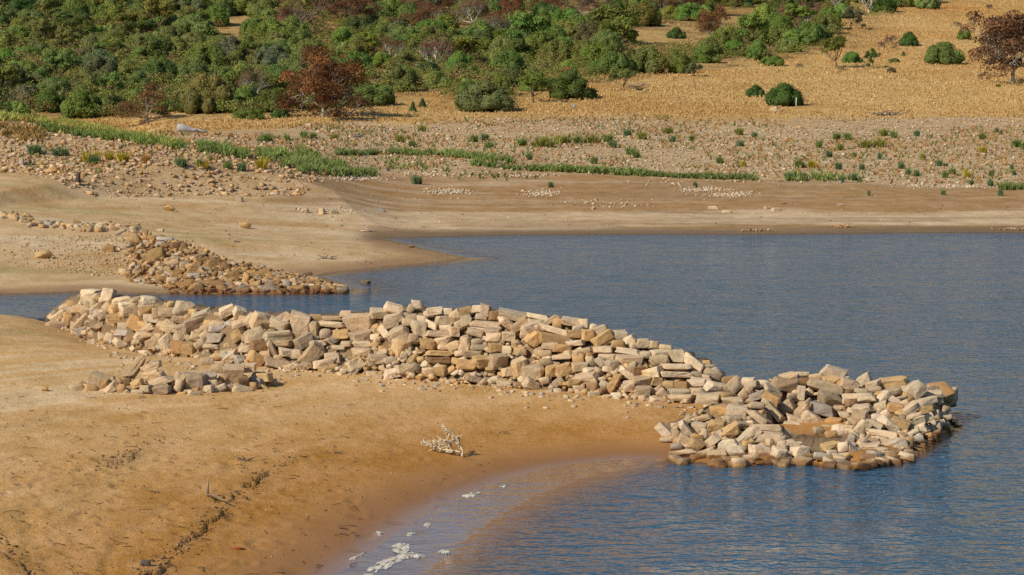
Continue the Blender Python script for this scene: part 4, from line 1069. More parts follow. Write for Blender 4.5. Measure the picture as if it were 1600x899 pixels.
# --- plants that stand out in the photograph
NOTABLE = [
 (1228, 167, 66, 46, 'dark', 'fine', 'large dark green round bush alone in the dry grass of the right slope'),
 (1182, 152, 34, 23, 'dark', 'fine', 'smaller dark green bush just left behind the large lone round one'),
 (1058, 61, 34, 22, 'dark', 'fine', 'dark green dome bush alone in the grass clearing left of the bare rust tree'),
 (1112, 71, 72, 62, 'rust', 'rust', 'thin rust leaved tree with pale branches right of the grass clearing'),
 (1422, 73, 33, 26, 'dark', 'fine', 'round dark green bush high in the dry grass of the right slope'),
 (1478, 102, 66, 45, 'mid', 'fine', 'wide sloping green bush left of the big rust tree with white trunk'),
 (1583, 131, 152, 116, 'rust', 'bigrust', 'big rust leaved tree with white trunk in the grass at the right edge'),
 (1364, 107, 26, 32, 'dark', 'tree', 'small tree with round clipped crown on a dark stem in the grass'),
 (1308, 107, 38, 52, 'yellow', 'tree', 'open yellowish tree at the edge of the wood on the right slope'),
 (1334, 99, 38, 23, 'mid', 'dome', 'low green bush between the yellowish tree and the small clipped tree'),
 (1398, 99, 22, 11, 'mid', 'dome', 'low flat green bush right of the small clipped tree'),
 (1412, 88, 12, 9, 'mid', 'cone', 'tiny pointed green bush above the low flat one in the grass'),
 (1393, 114, 18, 12, 'brown', 'dome', 'small brownish bush below the low flat green one'),
 (1316, 112, 15, 10, 'twig', 'twig', 'small grey bush at the foot of the yellowish tree'),
 (1250, 106, 15, 9, 'twig', 'twig', 'small grey bush left of the yellowish tree near the wood edge'),
 (1376, 75, 18, 13, 'twig', 'twig', 'grey twiggy bush left in the group beside the round dark green bush'),
 (1392, 71, 24, 20, 'twig', 'twig', 'tallest grey twiggy bush beside the round dark green bush'),
 (1398, 78, 14, 9, 'twig', 'twig', 'lowest grey twiggy bush beside the round dark green bush'),
 (1496, 42, 16, 10, 'twig', 'twig', 'lone grey bush high in the grass above the wide sloping green bush'),
 (1545, 15, 18, 10, 'twig', 'twig', 'grey bush near the top edge above the big rust tree'),
 (1330, 46, 36, 36, 'grey', 'tree', 'round grey green tree on the upper edge of the right slope'),
 (1508, 63, 26, 22, 'mid', 'dome', 'green bush half hidden behind the left side of the big rust tree'),
 (1560, 136, 12, 7, 'dark', 'dome', 'tiny green bush in the shadow left of the white trunk'),
 (1208, 104, 46, 22, 'mid', 'dome', 'green bush at the lowest corner of the wood on the right slope'),
 (895, 157, 88, 52, 'dark', 'peak', 'large dark green pointed bush on the grass at the centre of the wood edge'),
 (833, 161, 46, 46, 'mid', 'tree', 'round green tree on a thin stem left of the large pointed bush'),
 (757, 176, 106, 52, 'grey', 'fine', 'wide dark grey green dome bush at the centre of the wood edge'),
 (645, 175, 16, 18, 'dark', 'cone', 'small pointed dark bush standing left of its twin on the grass'),
 (660, 168, 19, 16, 'dark', 'cone', 'small pointed dark bush standing right of its twin on the grass'),
 (975, 141, 36, 32, 'olive', 'tree', 'round olive tree with twiggy foot right of the large pointed bush'),
 (1085, 120, 28, 22, 'grey', 'tree', 'small silvery grey tree on the wood edge of the right slope'),
 (505, 184, 152, 108, 'rust', 'bigrust', 'big rust leaved tree spreading at the lower left edge of the wood'),
 (395, 163, 66, 62, 'redgrey', 'bare', 'bare grey tree with pale forked branches left of the big rust tree'),
 (228, 194, 104, 66, 'brown', 'rust', 'brownish olive tree with pale trunk above the green ridge'),
 (320, 179, 90, 76, 'olive', 'dome', 'tall olive green bush between the brownish tree and the bare grey tree'),
 (388, 188, 62, 25, 'mid', 'dome', 'low green bush at the wood edge left of the big rust tree'),
 (582, 166, 80, 44, 'mid', 'dome', 'green bush at the wood edge right of the big rust tree'),
 (560, 172, 44, 28, 'brown', 'rust', 'low brown tree under the right side of the big rust tree'),
 (437, 185, 40, 18, 'dark', 'dome', 'low dark bush under the left side of the big rust tree'),
 (445, 50, 58, 42, 'rust', 'rust', 'rust leaved tree right of the bare earth gap'),
 (555, 38, 82, 46, 'rust', 'rust', 'broad rust tree left in the row near the top of the wood'),
 (640, 32, 92, 46, 'redgrey', 'rust', 'broad reddish grey tree second in the row near the top of the wood'),
 (615, 104, 62, 52, 'rust', 'bare', 'thin rust tree with pale branches above the dark shadow gap'),
 (680, 107, 78, 54, 'redgrey', 'bare', 'reddish grey bare tree right of the dark shadow gap'),
 (740, 44, 72, 52, 'redgrey', 'bare', 'reddish bare tree at mid height of the central wood'),
 (775, 64, 60, 42, 'redgrey', 'bare', 'grey branched bare tree right of the reddish one in the central wood'),
 (860, 28, 62, 34, 'rust', 'rust', 'rust tree near the top edge right of the centre'),
 (930, 28, 72, 36, 'redgrey', 'rust', 'reddish grey tree near the top edge left of the grass clearing'),
 (1075, 20, 64, 30, 'rust', 'rust', 'low rust tree above the grass clearing at the top edge'),
 (700, 20, 60, 30, 'rust', 'rust', 'rust tree third in the row near the top of the wood'),
 (70, 126, 30, 14, 'rust', 'dome', 'small rust shrub leftmost of the three in the left wood'),
 (80, 141, 24, 12, 'rust', 'dome', 'small rust shrub in the middle of the three in the left wood'),
 (135, 139, 36, 19, 'rust', 'dome', 'rust shrub rightmost of the three in the left wood'),
 (96, 92, 13, 9, 'rust', 'dome', 'tiny rust shrub high in the left wood'),
 (65, 113, 34, 22, 'redgrey', 'twig', 'reddish grey leafless shrub above the rust ones in the left wood'),
 (155, 115, 80, 44, 'grey', 'dome', 'wide grey green bush at mid height of the left wood'),
 (300, 68, 88, 52, 'olive', 'dome', 'wide olive bush left of the bare earth gap'),
 (755, 118, 40, 26, 'yellow', 'dome', 'yellow green bush at mid height of the central wood'),
]
for px, py, w_, h_, tint, shape, lab in NOTABLE:
    plant(None, px, py, w_, h_, tint, shape, 178, lab)

# --- the wood: every other shrub and tree of the slope, each placed by its foot
EDGE = [(-60, 192), (100, 190), (190, 196), (260, 188), (300, 180), (360, 184), (430, 184), (500, 182), (600, 166), (620, 152), (690, 150), (700, 165), (810, 160), (850, 140), (930, 132),
        (990, 128), (1060, 118), (1110, 108), (1190, 102), (1240, 90), (1310, 82), (1316, 50), (1370, 34), (1420, 22), (1500, 10), (1520, -20), (1700, -60)]
def in_gap(px, py):
    for cx, cy, rx, ry in ((366, 48, 24, 26), (1052, 56, 80, 17), (1162, 34, 34, 15), (580, 112, 16, 9), (516, 46, 14, 8), (70 + 960, 70, 50, 8), (275, 132, 14, 8), (203, 4, 6, 6)):
        if ((px - cx) / rx) ** 2 + ((py - cy) / ry) ** 2 < 1: return True
    return False
taken = [(v['px'], v['py'], v['w']) for v in VEG]
rows_py = [2, 12, 22, 32, 43, 54, 66, 78, 91, 104, 118, 132, 146, 160, 174, 187]
n_w = 0
for ri, py0 in enumerate(rows_py):
    step = 39 + py0 * .03
    px = -30 + (ri % 2) * step * .5 + rt_.uniform(-6, 6)
    while px < 1640:
        x = px + rt_.uniform(-9, 9); y = py0 + rt_.uniform(-6, 6); px += step * rt_.uniform(.8, 1.2)
        e = np.interp(x, [q[0] for q in EDGE], [q[1] for q in EDGE])
        if y > e - 1 or in_gap(x, y) or in_gap(x, y - 12) or in_gap(x, y - 24): continue
        if y < -8 and (x < -10 or x > 1500): continue
        if any(abs(x - a) < c * .30 and abs(y - b) < 8 for a, b, c in taken): continue
        edge = e - y < 20
        u = rt_.random(); zone = vnoise(np.array(x * .012), np.array(y * .03), 9)
        if x < 420:
            tint = rt_.choices(['olive', 'mid', 'dark', 'grey', 'bright'], [6, 3, 1.2 if not edge else 5, .9, .6])[0]
        elif x < 820:
            tint = rt_.choices(['olive', 'mid', 'dark', 'grey', 'bright', 'redgrey', 'rust', 'brown'], [3, 3.5, 1, .6, 1.2, 1.6 * (y < 60), 1.9 * (y < 60), .3])[0]
        else:
            tint = rt_.choices(['olive', 'mid', 'dark', 'bright', 'redgrey', 'brown', 'yellow'], [2.5, 4, 1.5, 2.2, 1.3 * (y < 45), .3, .3])[0]
        w_ = rt_.uniform(38, 66) * (1 + .0008 * y); h_ = w_ * rt_.uniform(.60, .84)
        if tint in ('redgrey', 'rust'): shape = rt_.choice(['rust', 'bare', 'twig'])
        elif u < .14 and not edge: shape = 'tree'; h_ *= 1.25
        elif u < .24: shape = 'peak'
        else: shape = 'dome'
        plant(None, x, y, w_, h_, tint, shape, 178)
        n_w += 1
# low scrub and fallen growth that fills the ground between the shrubs of the wood
r_ = np.random.default_rng(91); lum = []; 
while len(lum) < 2300:
    x, y = r_.uniform(-40, 1500), 192 * r_.random() ** .8 - 4
    e = np.interp(x, [q[0] for q in EDGE], [q[1] for q in EDGE])
    if y > e - 3 or in_gap(x, y) or (y > e - 14 and r_.random() < .6): continue
    lum.append((x, y))
g_ = hit([q[0] for q in lum], [q[1] for q in lum], 178)
LL = [((a[0], a[1], a[2] + .25), (r_.uniform(.7, 1.7), r_.uniform(.7, 1.7), r_.uniform(.45, 1.2))) for a in g_]
def flatleaves(LL, n, size):
    V, f, c = leaves([((0, 0, 0), (1, 1, 1))], n * len(LL), size, r_)
    V = V.reshape(len(LL), n * 4, 3); c = c.reshape(len(LL), n * 4, 3)
    ce = np.array([l[0] for l in LL]); ra = np.array([l[1] for l in LL])
    Q = np.array([V[i] * ra[i] + ce[i] for i in range(len(LL))])
    tint = np.array([(.165, .20, .058), (.14, .18, .048), (.20, .16, .08), (.17, .195, .07)])[r_.integers(0, 4, len(LL))]
    return Q.reshape(-1, 3), f, (c * tint[:, None, :]).reshape(-1, 3)
V, f, c = flatleaves(LL, 230, .075)
o = obj('undergrowth', mesh_np('undergrowth', V, np.concatenate([f[:, [0, 1, 2]], f[:, [0, 2, 3]]]), M_PLANT, col=c))
tag(o, 'low scrub filling the ground between the trees and shrubs of the hillside wood', 'undergrowth', kind='stuff')
# the shrubs that show least go into one mass
SH = sorted([v for v in VEG if v['o'].name.startswith('shrub') and v['label'] is None and v['shape'] != 'twig'], key=lambda v: -v['w'] * v['h'])
n_keep = 288 - sum(1 for v in VEG if v['o'].name.startswith('shrub')) + len(SH)
drop = SH[n_keep:]
# the wood goes on beyond what the photograph frames, above it and to the left
LIGHT = [crown_mesh('foliage', dome_lumps(np.random.default_rng(290 + k), 9), 900, .07, np.random.default_rng(291 + k)) for k in range(3)]
DOMES = LIGHT
n0 = len(VEG)
for py0 in (-70, -58, -46, -34, -22, -10):
    for px in np.arange(-380, 1760, 46): plant(None, px + rt_.uniform(-14, 14), py0 + rt_.uniform(-5, 5), rt_.uniform(40, 62), rt_.uniform(28, 44), rt_.choice(['olive', 'mid', 'mid', 'dark']), 'dome', 178)
for py0 in np.arange(4, 190, 14):
    for px in np.arange(-380, -45, 46): plant(None, px + rt_.uniform(-14, 14), py0 + rt_.uniform(-5, 5), rt_.uniform(40, 62), rt_.uniform(28, 44), rt_.choice(['olive', 'mid', 'dark']), 'dome', 178)
drop = drop + VEG[n0:]
if drop:
    VV, FF, CC, k = [], [], [], 0
    for v in drop:
        o = v['o']; me = o.data; n = len(me.vertices); a = np.empty(n * 3, np.float32); me.vertices.foreach_get('co', a)
        A = np.array(Matrix.LocRotScale(o.location, o.rotation_euler.to_quaternion(), o.scale)); a = a.reshape(-1, 3) @ A[:3, :3].T + A[:3, 3]
        t = np.empty(len(me.polygons) * 3, np.int32); me.loops.foreach_get('vertex_index', t)
        cc = np.empty(n * 4, np.float32); me.attributes['col'].data.foreach_get('color', cc)
        VV.append(a); FF.append(t.reshape(-1, 3) + k); CC.append(cc.reshape(-1, 4)[:, :3] * np.array(o.color[:3])); k += n
        VEG.remove(v); bpy.data.objects.remove(o)
    o = obj('shrubbery', mesh_np('shrubbery', np.concatenate(VV), np.concatenate(FF), M_PLANT, col=np.concatenate(CC)))
    tag(o, 'the smallest shrubs of the hillside wood, showing between and beyond the larger ones', 'shrubbery', kind='stuff')
print('dropped', len(drop))
print('wood plants', n_w, 'all', len(VEG))
# ------------------------------------------------------------------ blades: grass, reeds, weeds
def blades(pos, n, hgt, wid, lean, cols, r, colvar=.25):
    """n narrow triangles rising from every point of pos (per-point height hgt)"""
    m = len(pos); N = m * n
    p = np.repeat(pos, n, 0); H = np.repeat(np.broadcast_to(hgt, (m,)), n) * r.uniform(.55, 1.15, N)
    L = np.repeat(np.broadcast_to(lean, (m,)), n)
    sp = np.repeat(np.broadcast_to(wid, (m,)), n)
    a = r.uniform(0, 2 * math.pi, N); d = np.stack([np.cos(a), np.sin(a), 0 * a], -1)
    base = p + d * (H * .16 * r.random(N))[:, None]
    b = r.uniform(0, 2 * math.pi, N); w = np.stack([np.cos(b), np.sin(b), 0 * b], -1) * (sp * r.uniform(.6, 1.3, N))[:, None]
    tip = base + d * (H * L * r.uniform(.2, 1.2, N))[:, None]; tip[:, 2] += H
    mid = base + d * (H * L * .25)[:, None]; mid[:, 2] += H * .55
    V = np.stack([base - w * .5, base + w * .5, mid + w * .55, mid - w * .55, tip], 1)
    k = np.arange(N)[:, None] * 5
    Ft = np.concatenate([k + [0, 1, 2], k + [0, 2, 3], k + [3, 2, 4]], 0)
    cc = np.repeat(np.broadcast_to(cols, (m, 3)), n, 0) * (1 + r.uniform(-colvar, colvar, (N, 1)))
    return V.reshape(-1, 3), Ft, np.repeat(cc, 5, 0)

rg = np.random.default_rng(404)
def scatter(n, pxr, yr, test, r=rg):
    out = []
    got = 0
    while got < n:
        px = r.uniform(*pxr, 60000); y = np.sqrt(r.uniform(yr[0] ** 2, yr[1] ** 2, 60000))
        s = (px - CX) / F / CP
        k = test(px, s, y, s * y)
        q = np.stack([s[k] * y[k], y[k]], -1); out.append(q); got += len(q)
        if len(q) == 0: break
    q = np.concatenate(out)[:n]
    return np.concatenate([q, height(q[:, 0], q[:, 1])[:, None]], 1)
GRASS0 = ycurve([(-40, 200), (230, 206), (330, 205), (450, 200), (520, 193), (640, 197), (800, 186), (940, 184), (1100, 187), (1300, 186), (1640, 184)])
WOODL = ycurve([(-60, 193), (100, 191), (190, 196), (260, 190), (360, 185), (500, 184), (600, 166), (690, 150), (700, 168), (810, 162), (850, 142), (930, 134), (1060, 120), (1190, 104), (1300, 84)])
def tg(px, s, y, x):
    j = 6 * fbm(x * .12, y * .12, 141, 3)
    w = (y > WOODL(s) + 6 + 30 * fbm(x * .08, y * .08, 143, 2)) & (px < 1310) 
    return (y + j > GRASS0(s)) & (~w | (rg.random(len(y)) < .18)) & (fbm(x * .15, y * .15, 145, 3) > -.45)
gp = scatter(62000, (-40, 1660), (205, 455), tg)
gn = fbm(gp[:, 0] * .06, gp[:, 1] * .06, 147, 3)[:, None]; gm = fbm(gp[:, 0] * .3, gp[:, 1] * .3, 149, 2)[:, None]
gcol = np.clip(np.array([.53, .345, .14]) + gn * np.array([.05, .10, .07]) + gm * np.array([.04, .03, .02]), .03, .75)
V, Ft, c = blades(gp, 4, rg.uniform(.08, .22, len(gp)) * (1 + .5 * (gm[:, 0] > .25)), .06, .8, gcol, rg, .14)
o = obj('dry_grass', mesh_np('dry_grass', V, Ft, M_PLANT, col=c)); tag(o, 'golden dry grass covering the slope below and beside the wood', 'dry grass', kind='stuff')

# sparse orange stalks and weeds of the stony slope that nobody could count
ST0 = ycurve([(-40, 284), (0, 262), (100, 280), (200, 290), (300, 296), (470, 300), (480, 285), (590, 272), (740, 262), (900, 271), (1080, 281), (1230, 284), (1420, 290), (1640, 297)])
def ts(px, s, y, x): return (y > ST0(s) + 2) & (y < GRASS0(s) + 4) & (fbm(x * .11, y * .09, 151, 3) > -.02)
sp = scatter(5600, (-40, 1660), (140, 232), ts)
sel = rg.random(len(sp))
scol = np.where(sel[:, None] < .60, np.array([.40, .215, .075]), np.where(sel[:, None] < .88, np.array([.20, .225, .07]), np.array([.10, .155, .05])))
V, Ft, c = blades(sp, 6, rg.uniform(.08, .30, len(sp)), .05, .8, scol, rg, .3)
o = obj('weeds', mesh_np('weeds', V, Ft, M_PLANT, col=c)); tag(o, 'thin scattered orange and green weeds on the stony slopes', 'weeds', kind='stuff')

# reed bands along the far shore and the green ridge on the left
def along(pts, n, spread, ym=98):
    """points sown along a line of the photograph, spread given in photo rows"""
    P = np.array(pts, float); L = np.r_[0, np.cumsum(np.hypot(*np.diff(P, axis=0).T))]
    t = rg.uniform(0, L[-1], n)
    x = np.interp(t, L, P[:, 0]); y = np.interp(t, L, P[:, 1]) + rg.normal(0, 1, n) * spread
    return hit(x, y, ym), x, y
def band(name, lab, cat, specs, kind='stuff'):
    Vs, Fs, Cs, k = [], [], [], 0
    for pts, n, spread, hgt, col, ym in specs:
        g, x, y = along(pts, n, spread, ym)
        keep = vnoise(x * .05, y * .1, 161) + .4 * vnoise(x * .2, y * .3, 162) > .42
        g = g[keep]
        cn = fbm(g[:, 0] * .3, g[:, 1] * .2, 163, 2)[:, None]
        cc = np.clip(np.array(col) * (1 + .45 * cn), .01, .7)
        V, Ft, c = blades(g, 13, hgt * rg.uniform(.28, .72, len(g)) * (1 + .5 * cn[:, 0]), .045, .75, cc, rg, .4)
        Vs.append(V); Fs.append(Ft + k); Cs.append(c); k += len(V)
    o = obj(name, mesh_np(name, np.concatenate(Vs), np.concatenate(Fs), M_PLANT, col=np.concatenate(Cs))); tag(o, lab, cat, kind=kind)
REED = (.185, .235, .068); LITE = (.32, .325, .08)
band('reeds', 'dark green reed band running along the mud flat across the bay', 'reeds', [
    ([(735, 258), (800, 265), (900, 269), (980, 273), (1080, 278), (1150, 280), (1185, 281)], 1000, .9, .62, REED, 140),
    ([(1230, 282), (1300, 281), (1345, 282)], 70, 1.6, .7, REED, 140),
    ([(740, 250), (800, 256)], 160, 2, .8, REED, 140), ([(1560, 296), (1610, 296)], 70, 1.2, .7, REED, 140),
    ([(525, 241), (560, 242), (620, 240), (680, 243), (720, 246), (760, 250)], 420, .9, .7, REED, 140),
    ([(600, 262), (640, 264), (700, 270), (760, 276), (840, 279)], 90, 3, .5, REED, 140)])
band('reeds', 'bushy green reed bed on the corner between the left bank and the mud flat', 'reeds', [
    ([(465, 268), (500, 270), (550, 273), (588, 274)], 480, 1.9, .66, REED, 130),
    ([(400, 248), (430, 246), (470, 240), (500, 250)], 420, 3.2, .75, (.19, .24, .065), 130),
    ([(440, 258), (480, 258), (540, 262)], 260, 3, .65, REED, 130)])
band('reeds', 'tall light green reeds growing along the crest of the left bank', 'reeds', [
    ([(-30, 182), (40, 186), (100, 194), (150, 203), (200, 214), (240, 222), (268, 229)], 1900, 2.6, .62, LITE, 120),
    ([(60, 200), (120, 210), (180, 218), (250, 226), (290, 232)], 600, 2.2, .6, (.17, .225, .055), 120),
    ([(310, 234), (345, 238), (390, 247)], 420, 2.2, .75, (.18, .235, .065), 120),
    ([(-20, 205), (30, 210), (70, 212)], 300, 5, .7, (.34, .22, .075), 120)])

# single clumps of weed that can be counted: x, y of the foot, width in the photograph, kind
CLUMPS = """850 230 34 y|880 226 28 y|903 224 18 l|928 224 24 y|950 222 18 l|957 231 16 g|980 213 14 g|1003 218 18 y|1045 209 16 y|1052 222 10 g|1080 221 10 l|985 242 18 l|995 247 16 l|928 256 12 l|815 228 16 l|827 250 10 g|1125 256 14 l|1155 211 16 y|1157 229 10 g|1179 215 9 g|1162 261 9 w|1307 218 16 l|1325 219 16 l|1380 213 16 y|1397 216 14 l|1433 213 10 g|1355 231 22 y|1375 230 20 y|1296 246 12 g|1280 231 12 l|1313 235 12 y|1335 248 10 l|1375 249 9 g|1311 265 12 g|1347 266 9 g|1408 264 10 g|1419 274 9 g|1432 276 9 g|1476 278 12 l|1442 250 9 y|1468 260 11 g|1535 218 14 l|1587 230 18 l|1600 233 12 l|1512 279 12 w|1488 273 12 l|1549 276 10 g|1536 239 11 w|1580 265 7 g|1585 274 7 g|1558 207 6 g|1564 210 5 g|740 222 18 l|759 220 14 g|765 232 14 l|645 230 16 l|625 222 16 y|523 219 12 y|475 216 14 l|490 217 12 l|448 220 10 l|415 222 22 l|660 206 14 y|55 242 26 g|86 244 12 g|101 244 14 g|140 254 30 w|146 257 16 g|172 250 16 w|192 253 22 w|170 264 5 l|283 260 20 g|312 261 10 g|318 263 18 w|329 253 8 g|378 267 14 g|356 264 12 l|230 255 14 o|406 263 22 w|1250 262 20 l|1270 262 16 w|1334 282 12 g|1233 282 14 g|1257 282 14 g|1316 285 7 g|653 288 18 g|1087 293 7 g|860 293 8 g|1358 306 5 g|1474 305 8 g|1563 306 9 g|1548 292 9 g|1517 290 8 g"""
CT = {'y': ((.235, .235, .055), 'yellowish green'), 'l': ((.16, .215, .055), 'light green'), 'g': ((.125, .19, .080), 'bluish green'), 'w': ((.40, .31, .035), 'yellow flowering'), 'o': ((.42, .21, .06), 'orange dry')}
WEEDS = []
PROTO = {}
for k, (cc, nm) in CT.items():
    PROTO[k] = []
    for q in range(3):
        n = 26
        p = rg.normal(0, .20, (n, 3)); p[:, 2] = 0
        V, Ft, c = blades(p, 16, rg.uniform(.3, .8, n), .034, .9, np.array(cc) * rg.uniform(.7, 1.3, (n, 1)), rg, .3)
        PROTO[k].append(mesh_np('weed_clump', V, Ft, M_PLANT, col=c))
for row in CLUMPS.split('|'):
    q = row.split(); px, py, w_ = map(float, q[:3])
    g = hit(px, py, 120 if px < 480 else 138)[0]; W = w_ * g[1] / F
    o = obj('weed_clump', PROTO[q[3]][rg.integers(3)], loc=tuple(g)); sc_w = W / 1.05
    o.scale = (sc_w, sc_w, max(.5, min(1.1, .55 + sc_w * .4)) * (1.0 if w_ > 8 else .8)); o.rotation_euler = (0, 0, rg.uniform(0, 6.28))
    WEEDS.append(dict(o=o, px=px, py=py, desc=CT[q[3]][1], w=w_))

# ------------------------------------------------------------------ gravel
def pebbles(pos, size, cols, r):
    Vs, Fs, Cs, k = [], [], [], 0
    for q in range(len(PEB)):
        m = np.arange(q, len(pos), len(PEB))
        V, Ft = PEB[q]; a = r.uniform(0, 6.283, len(m))
        ca, sa = np.cos(a)[:, None], np.sin(a)[:, None]
        X = V[None, :, 0] * ca - V[None, :, 1] * sa; Y = V[None, :, 0] * sa + V[None, :, 1] * ca; Z = np.broadcast_to(V[None, :, 2], X.shape)
        S3 = size[m][:, None] * r.uniform(.75, 1.3, (len(m), 1))
        W = np.stack([X * S3 * 1.25, Y * S3, Z * S3 * .75], -1) + pos[m][:, None, :]; W[..., 2] += (size[m] * .16)[:, None]
        Vs.append(W.reshape(-1, 3)); Fs.append((Ft[None] + (np.arange(len(m)) * len(V))[:, None, None]).reshape(-1, 3) + k)
        Cs.append(np.repeat(cols[m], len(V), 0)); k += len(m) * len(V)
    return np.concatenate(Vs), np.concatenate(Fs), np.concatenate(Cs)
def pcol(n, r, warm=0.0):
    base = np.array([TONE[q] for q in 'ptogr'])[r.choice(5, n, p=[.42, .3, .13, .1, .05])]
    return np.clip(base * r.uniform(.7, 1.2, (n, 1)) * np.array([1, 1 - .12 * warm, 1 - .25 * warm]), .02, .75)
def tp(px, s, y, x): return (y > ST0(s) - 1) & (y < GRASS0(s) + 3) & (px > 470) & (fbm(x * .07, y * .1, 171, 3) > rg.uniform(-.9, .25, len(y)))
pp = scatter(20000, (440, 1660), (160, 228), tp)
V, Ft, c = pebbles(pp, .055 * np.exp(rg.exponential(.55, len(pp))).clip(1, 5), pcol(len(pp), rg), rg)
o = obj('gravel', mesh_np('gravel', V, Ft, M_RUBBLE, col=c)); tag(o, 'pale stones strewn over the slope between the reeds and the dry grass', 'gravel', kind='stuff')
def tl(px, s, y, x): return (y > ST0(s) - 2 + 3 * fbm(x * .2, y * .2, 175, 2)) & (y < np.where(px < 300, 171 - px * .04, 190)) & (px < 500) & (rg.random(len(y)) < np.clip(1.15 - (y - ST0(s)) / 32, .25, 1))
pl = scatter(11000, (-60, 500), (136, 190), tl)
V, Ft, c = pebbles(pl, .055 * np.exp(rg.exponential(.62, len(pl))).clip(1, 6.5), pcol(len(pl), rg, .8), rg)
o = obj('gravel', mesh_np('gravel', V, Ft, M_RUBBLE, col=c)); tag(o, 'brown stones and gravel on the left bank below the green reeds', 'gravel', kind='stuff')
# white gravel patches on the mud flat, and the row of pebbles under the reeds
Q = []
for cx, cy, rx, ry, n in ((1100, 297, 40, 4, 190), (1145, 305, 40, 3.5, 170), (850, 303, 28, 5, 160), (700, 300, 42, 6, 190), (560, 279, 48, 4, 260), (940, 320, 60, 8, 60), (820, 275, 50, 3, 120), (1180, 361.5, 26, .9, 40), (1580, 359, 22, 1.2, 60), (1490, 292, 70, 2.2, 200), (700, 273, 110, 5, 200), (1040, 285, 60, 8, 40), (520, 330, 60, 5, 40)):
    Q.append(np.stack([cx + rg.normal(0, .5, n) * rx, cy + rg.normal(0, .5, n) * ry], -1))
Q = np.concatenate(Q); g = hit(Q[:, 0], Q[:, 1], 120)
V, Ft, c = pebbles(g, rg.uniform(.07, .22, len(g)), np.clip(np.array([.52, .42, .30]) * rg.uniform(.75, 1.15, (len(g), 1)), 0, .75), rg)
o = obj('gravel', mesh_np('gravel', V, Ft, M_RUBBLE, col=c)); tag(o, 'white gravel in patches on the brown mud flat across the bay', 'gravel', kind='stuff')

# ------------------------------------------------------------------ bits lying on the near sand: clods along the cracks, crumbs of mud, twigs
su = Soup(); rd = random.Random(55)
def clod(x, y, W, c):
    V, Ft = place(rd.choice(PEB), (W * rd.uniform(.8, 1.6), W, W * rd.uniform(.35, .7)), rd.gauss(0, .3), rd.uniform(-3, 3), rd.gauss(0, .3), (x, y, float(height(x, y)) + W * .12))
    su.add(V, Ft, np.array(c) * rd.uniform(.7, 1.2))
for line, n in ((CRACK, 520), (CRACK2, 150), (CRACK3, 110)):
    for _ in range(n):
        k = rd.random() ** .8 * (len(line) - 1.001); i = int(k); t = k - i
        x = line[i][0] * (1 - t) + line[i + 1][0] * t + rd.gauss(0, .12); y = line[i][1] * (1 - t) + line[i + 1][1] * t + rd.gauss(0, .3)
        clod(x, y, rd.choice((.025, .04, .055, .085)) * rd.uniform(.7, 1.3), (.30, .19, .09) if rd.random() < .6 else (.14, .085, .045))
for _ in range(1500):
    px, py = rd.uniform(-20, 800), rd.uniform(585, 915)
    s, m = ray(px, py); y = -(CAMH - .6) / m; x = float(s * y); y = float(y)
    if float(height(x, y)) < .06: continue
    clod(x, y, .018 * math.exp(min(1.3, rd.expovariate(1.9))), (.16, .10, .05) if rd.random() < .5 else (.42, .28, .13))
for _ in range(230):
    px, py = rd.uniform(-20, 560), rd.uniform(610, 910)
    s, m = ray(px, py); y = float(-(CAMH - .75) / m); x = float(s * y); a = rd.uniform(0, 6.28); L = rd.uniform(.06, .3); z = float(height(x, y)) + .015
    tube(su, [(x, y, z), (x + L * .5 * math.cos(a), y + L * .5 * math.sin(a), z + rd.uniform(0, .04)), (x + L * math.cos(a + .3), y + L * math.sin(a + .3), z)], [.007, .006, .003], (.13, .085, .05), n=4)
o = obj('debris', su.mesh('debris', M_RUBBLE)); tag(o, 'clods of mud, crumbs and twigs strewn over the near sand', 'debris', kind='stuff')
su = Soup()
for _ in range(420):
    px, py = rd.uniform(-20, 720), rd.uniform(300, 425)
    if py > 415 - max(0, px - 420) * .02: continue
    g = hit(px, py, 98)[0]
    V, Ft = place(rd.choice(PEB), tuple(np.array([1.3, 1, .6]) * .05 * math.exp(min(1.2, rd.expovariate(1.8)))), 0, rd.uniform(-3, 3), 0, g + [0, 0, .01])
    su.add(V, Ft, rd.choice([(.20, .13, .07), (.45, .33, .2), (.35, .22, .10)]))
for _ in range(420):
    px, py = rd.uniform(455, 1640), rd.uniform(286, 358)
    g = hit(px, py, 110)[0]
    V, Ft = place(rd.choice(PEB), tuple(np.array([1.3, 1, .6]) * .05 * math.exp(min(1.2, rd.expovariate(1.8)))), 0, rd.uniform(-3, 3), 0, g + [0, 0, .01])
    su.add(V, Ft, rd.choice([(.15, .10, .06), (.55, .44, .33), (.5, .4, .3), (.3, .2, .12)]))
o = obj('debris', su.mesh('debris', M_RUBBLE)); tag(o, 'small stones and crumbs strewn over the mud across the inlet and the bay', 'debris', kind='stuff')

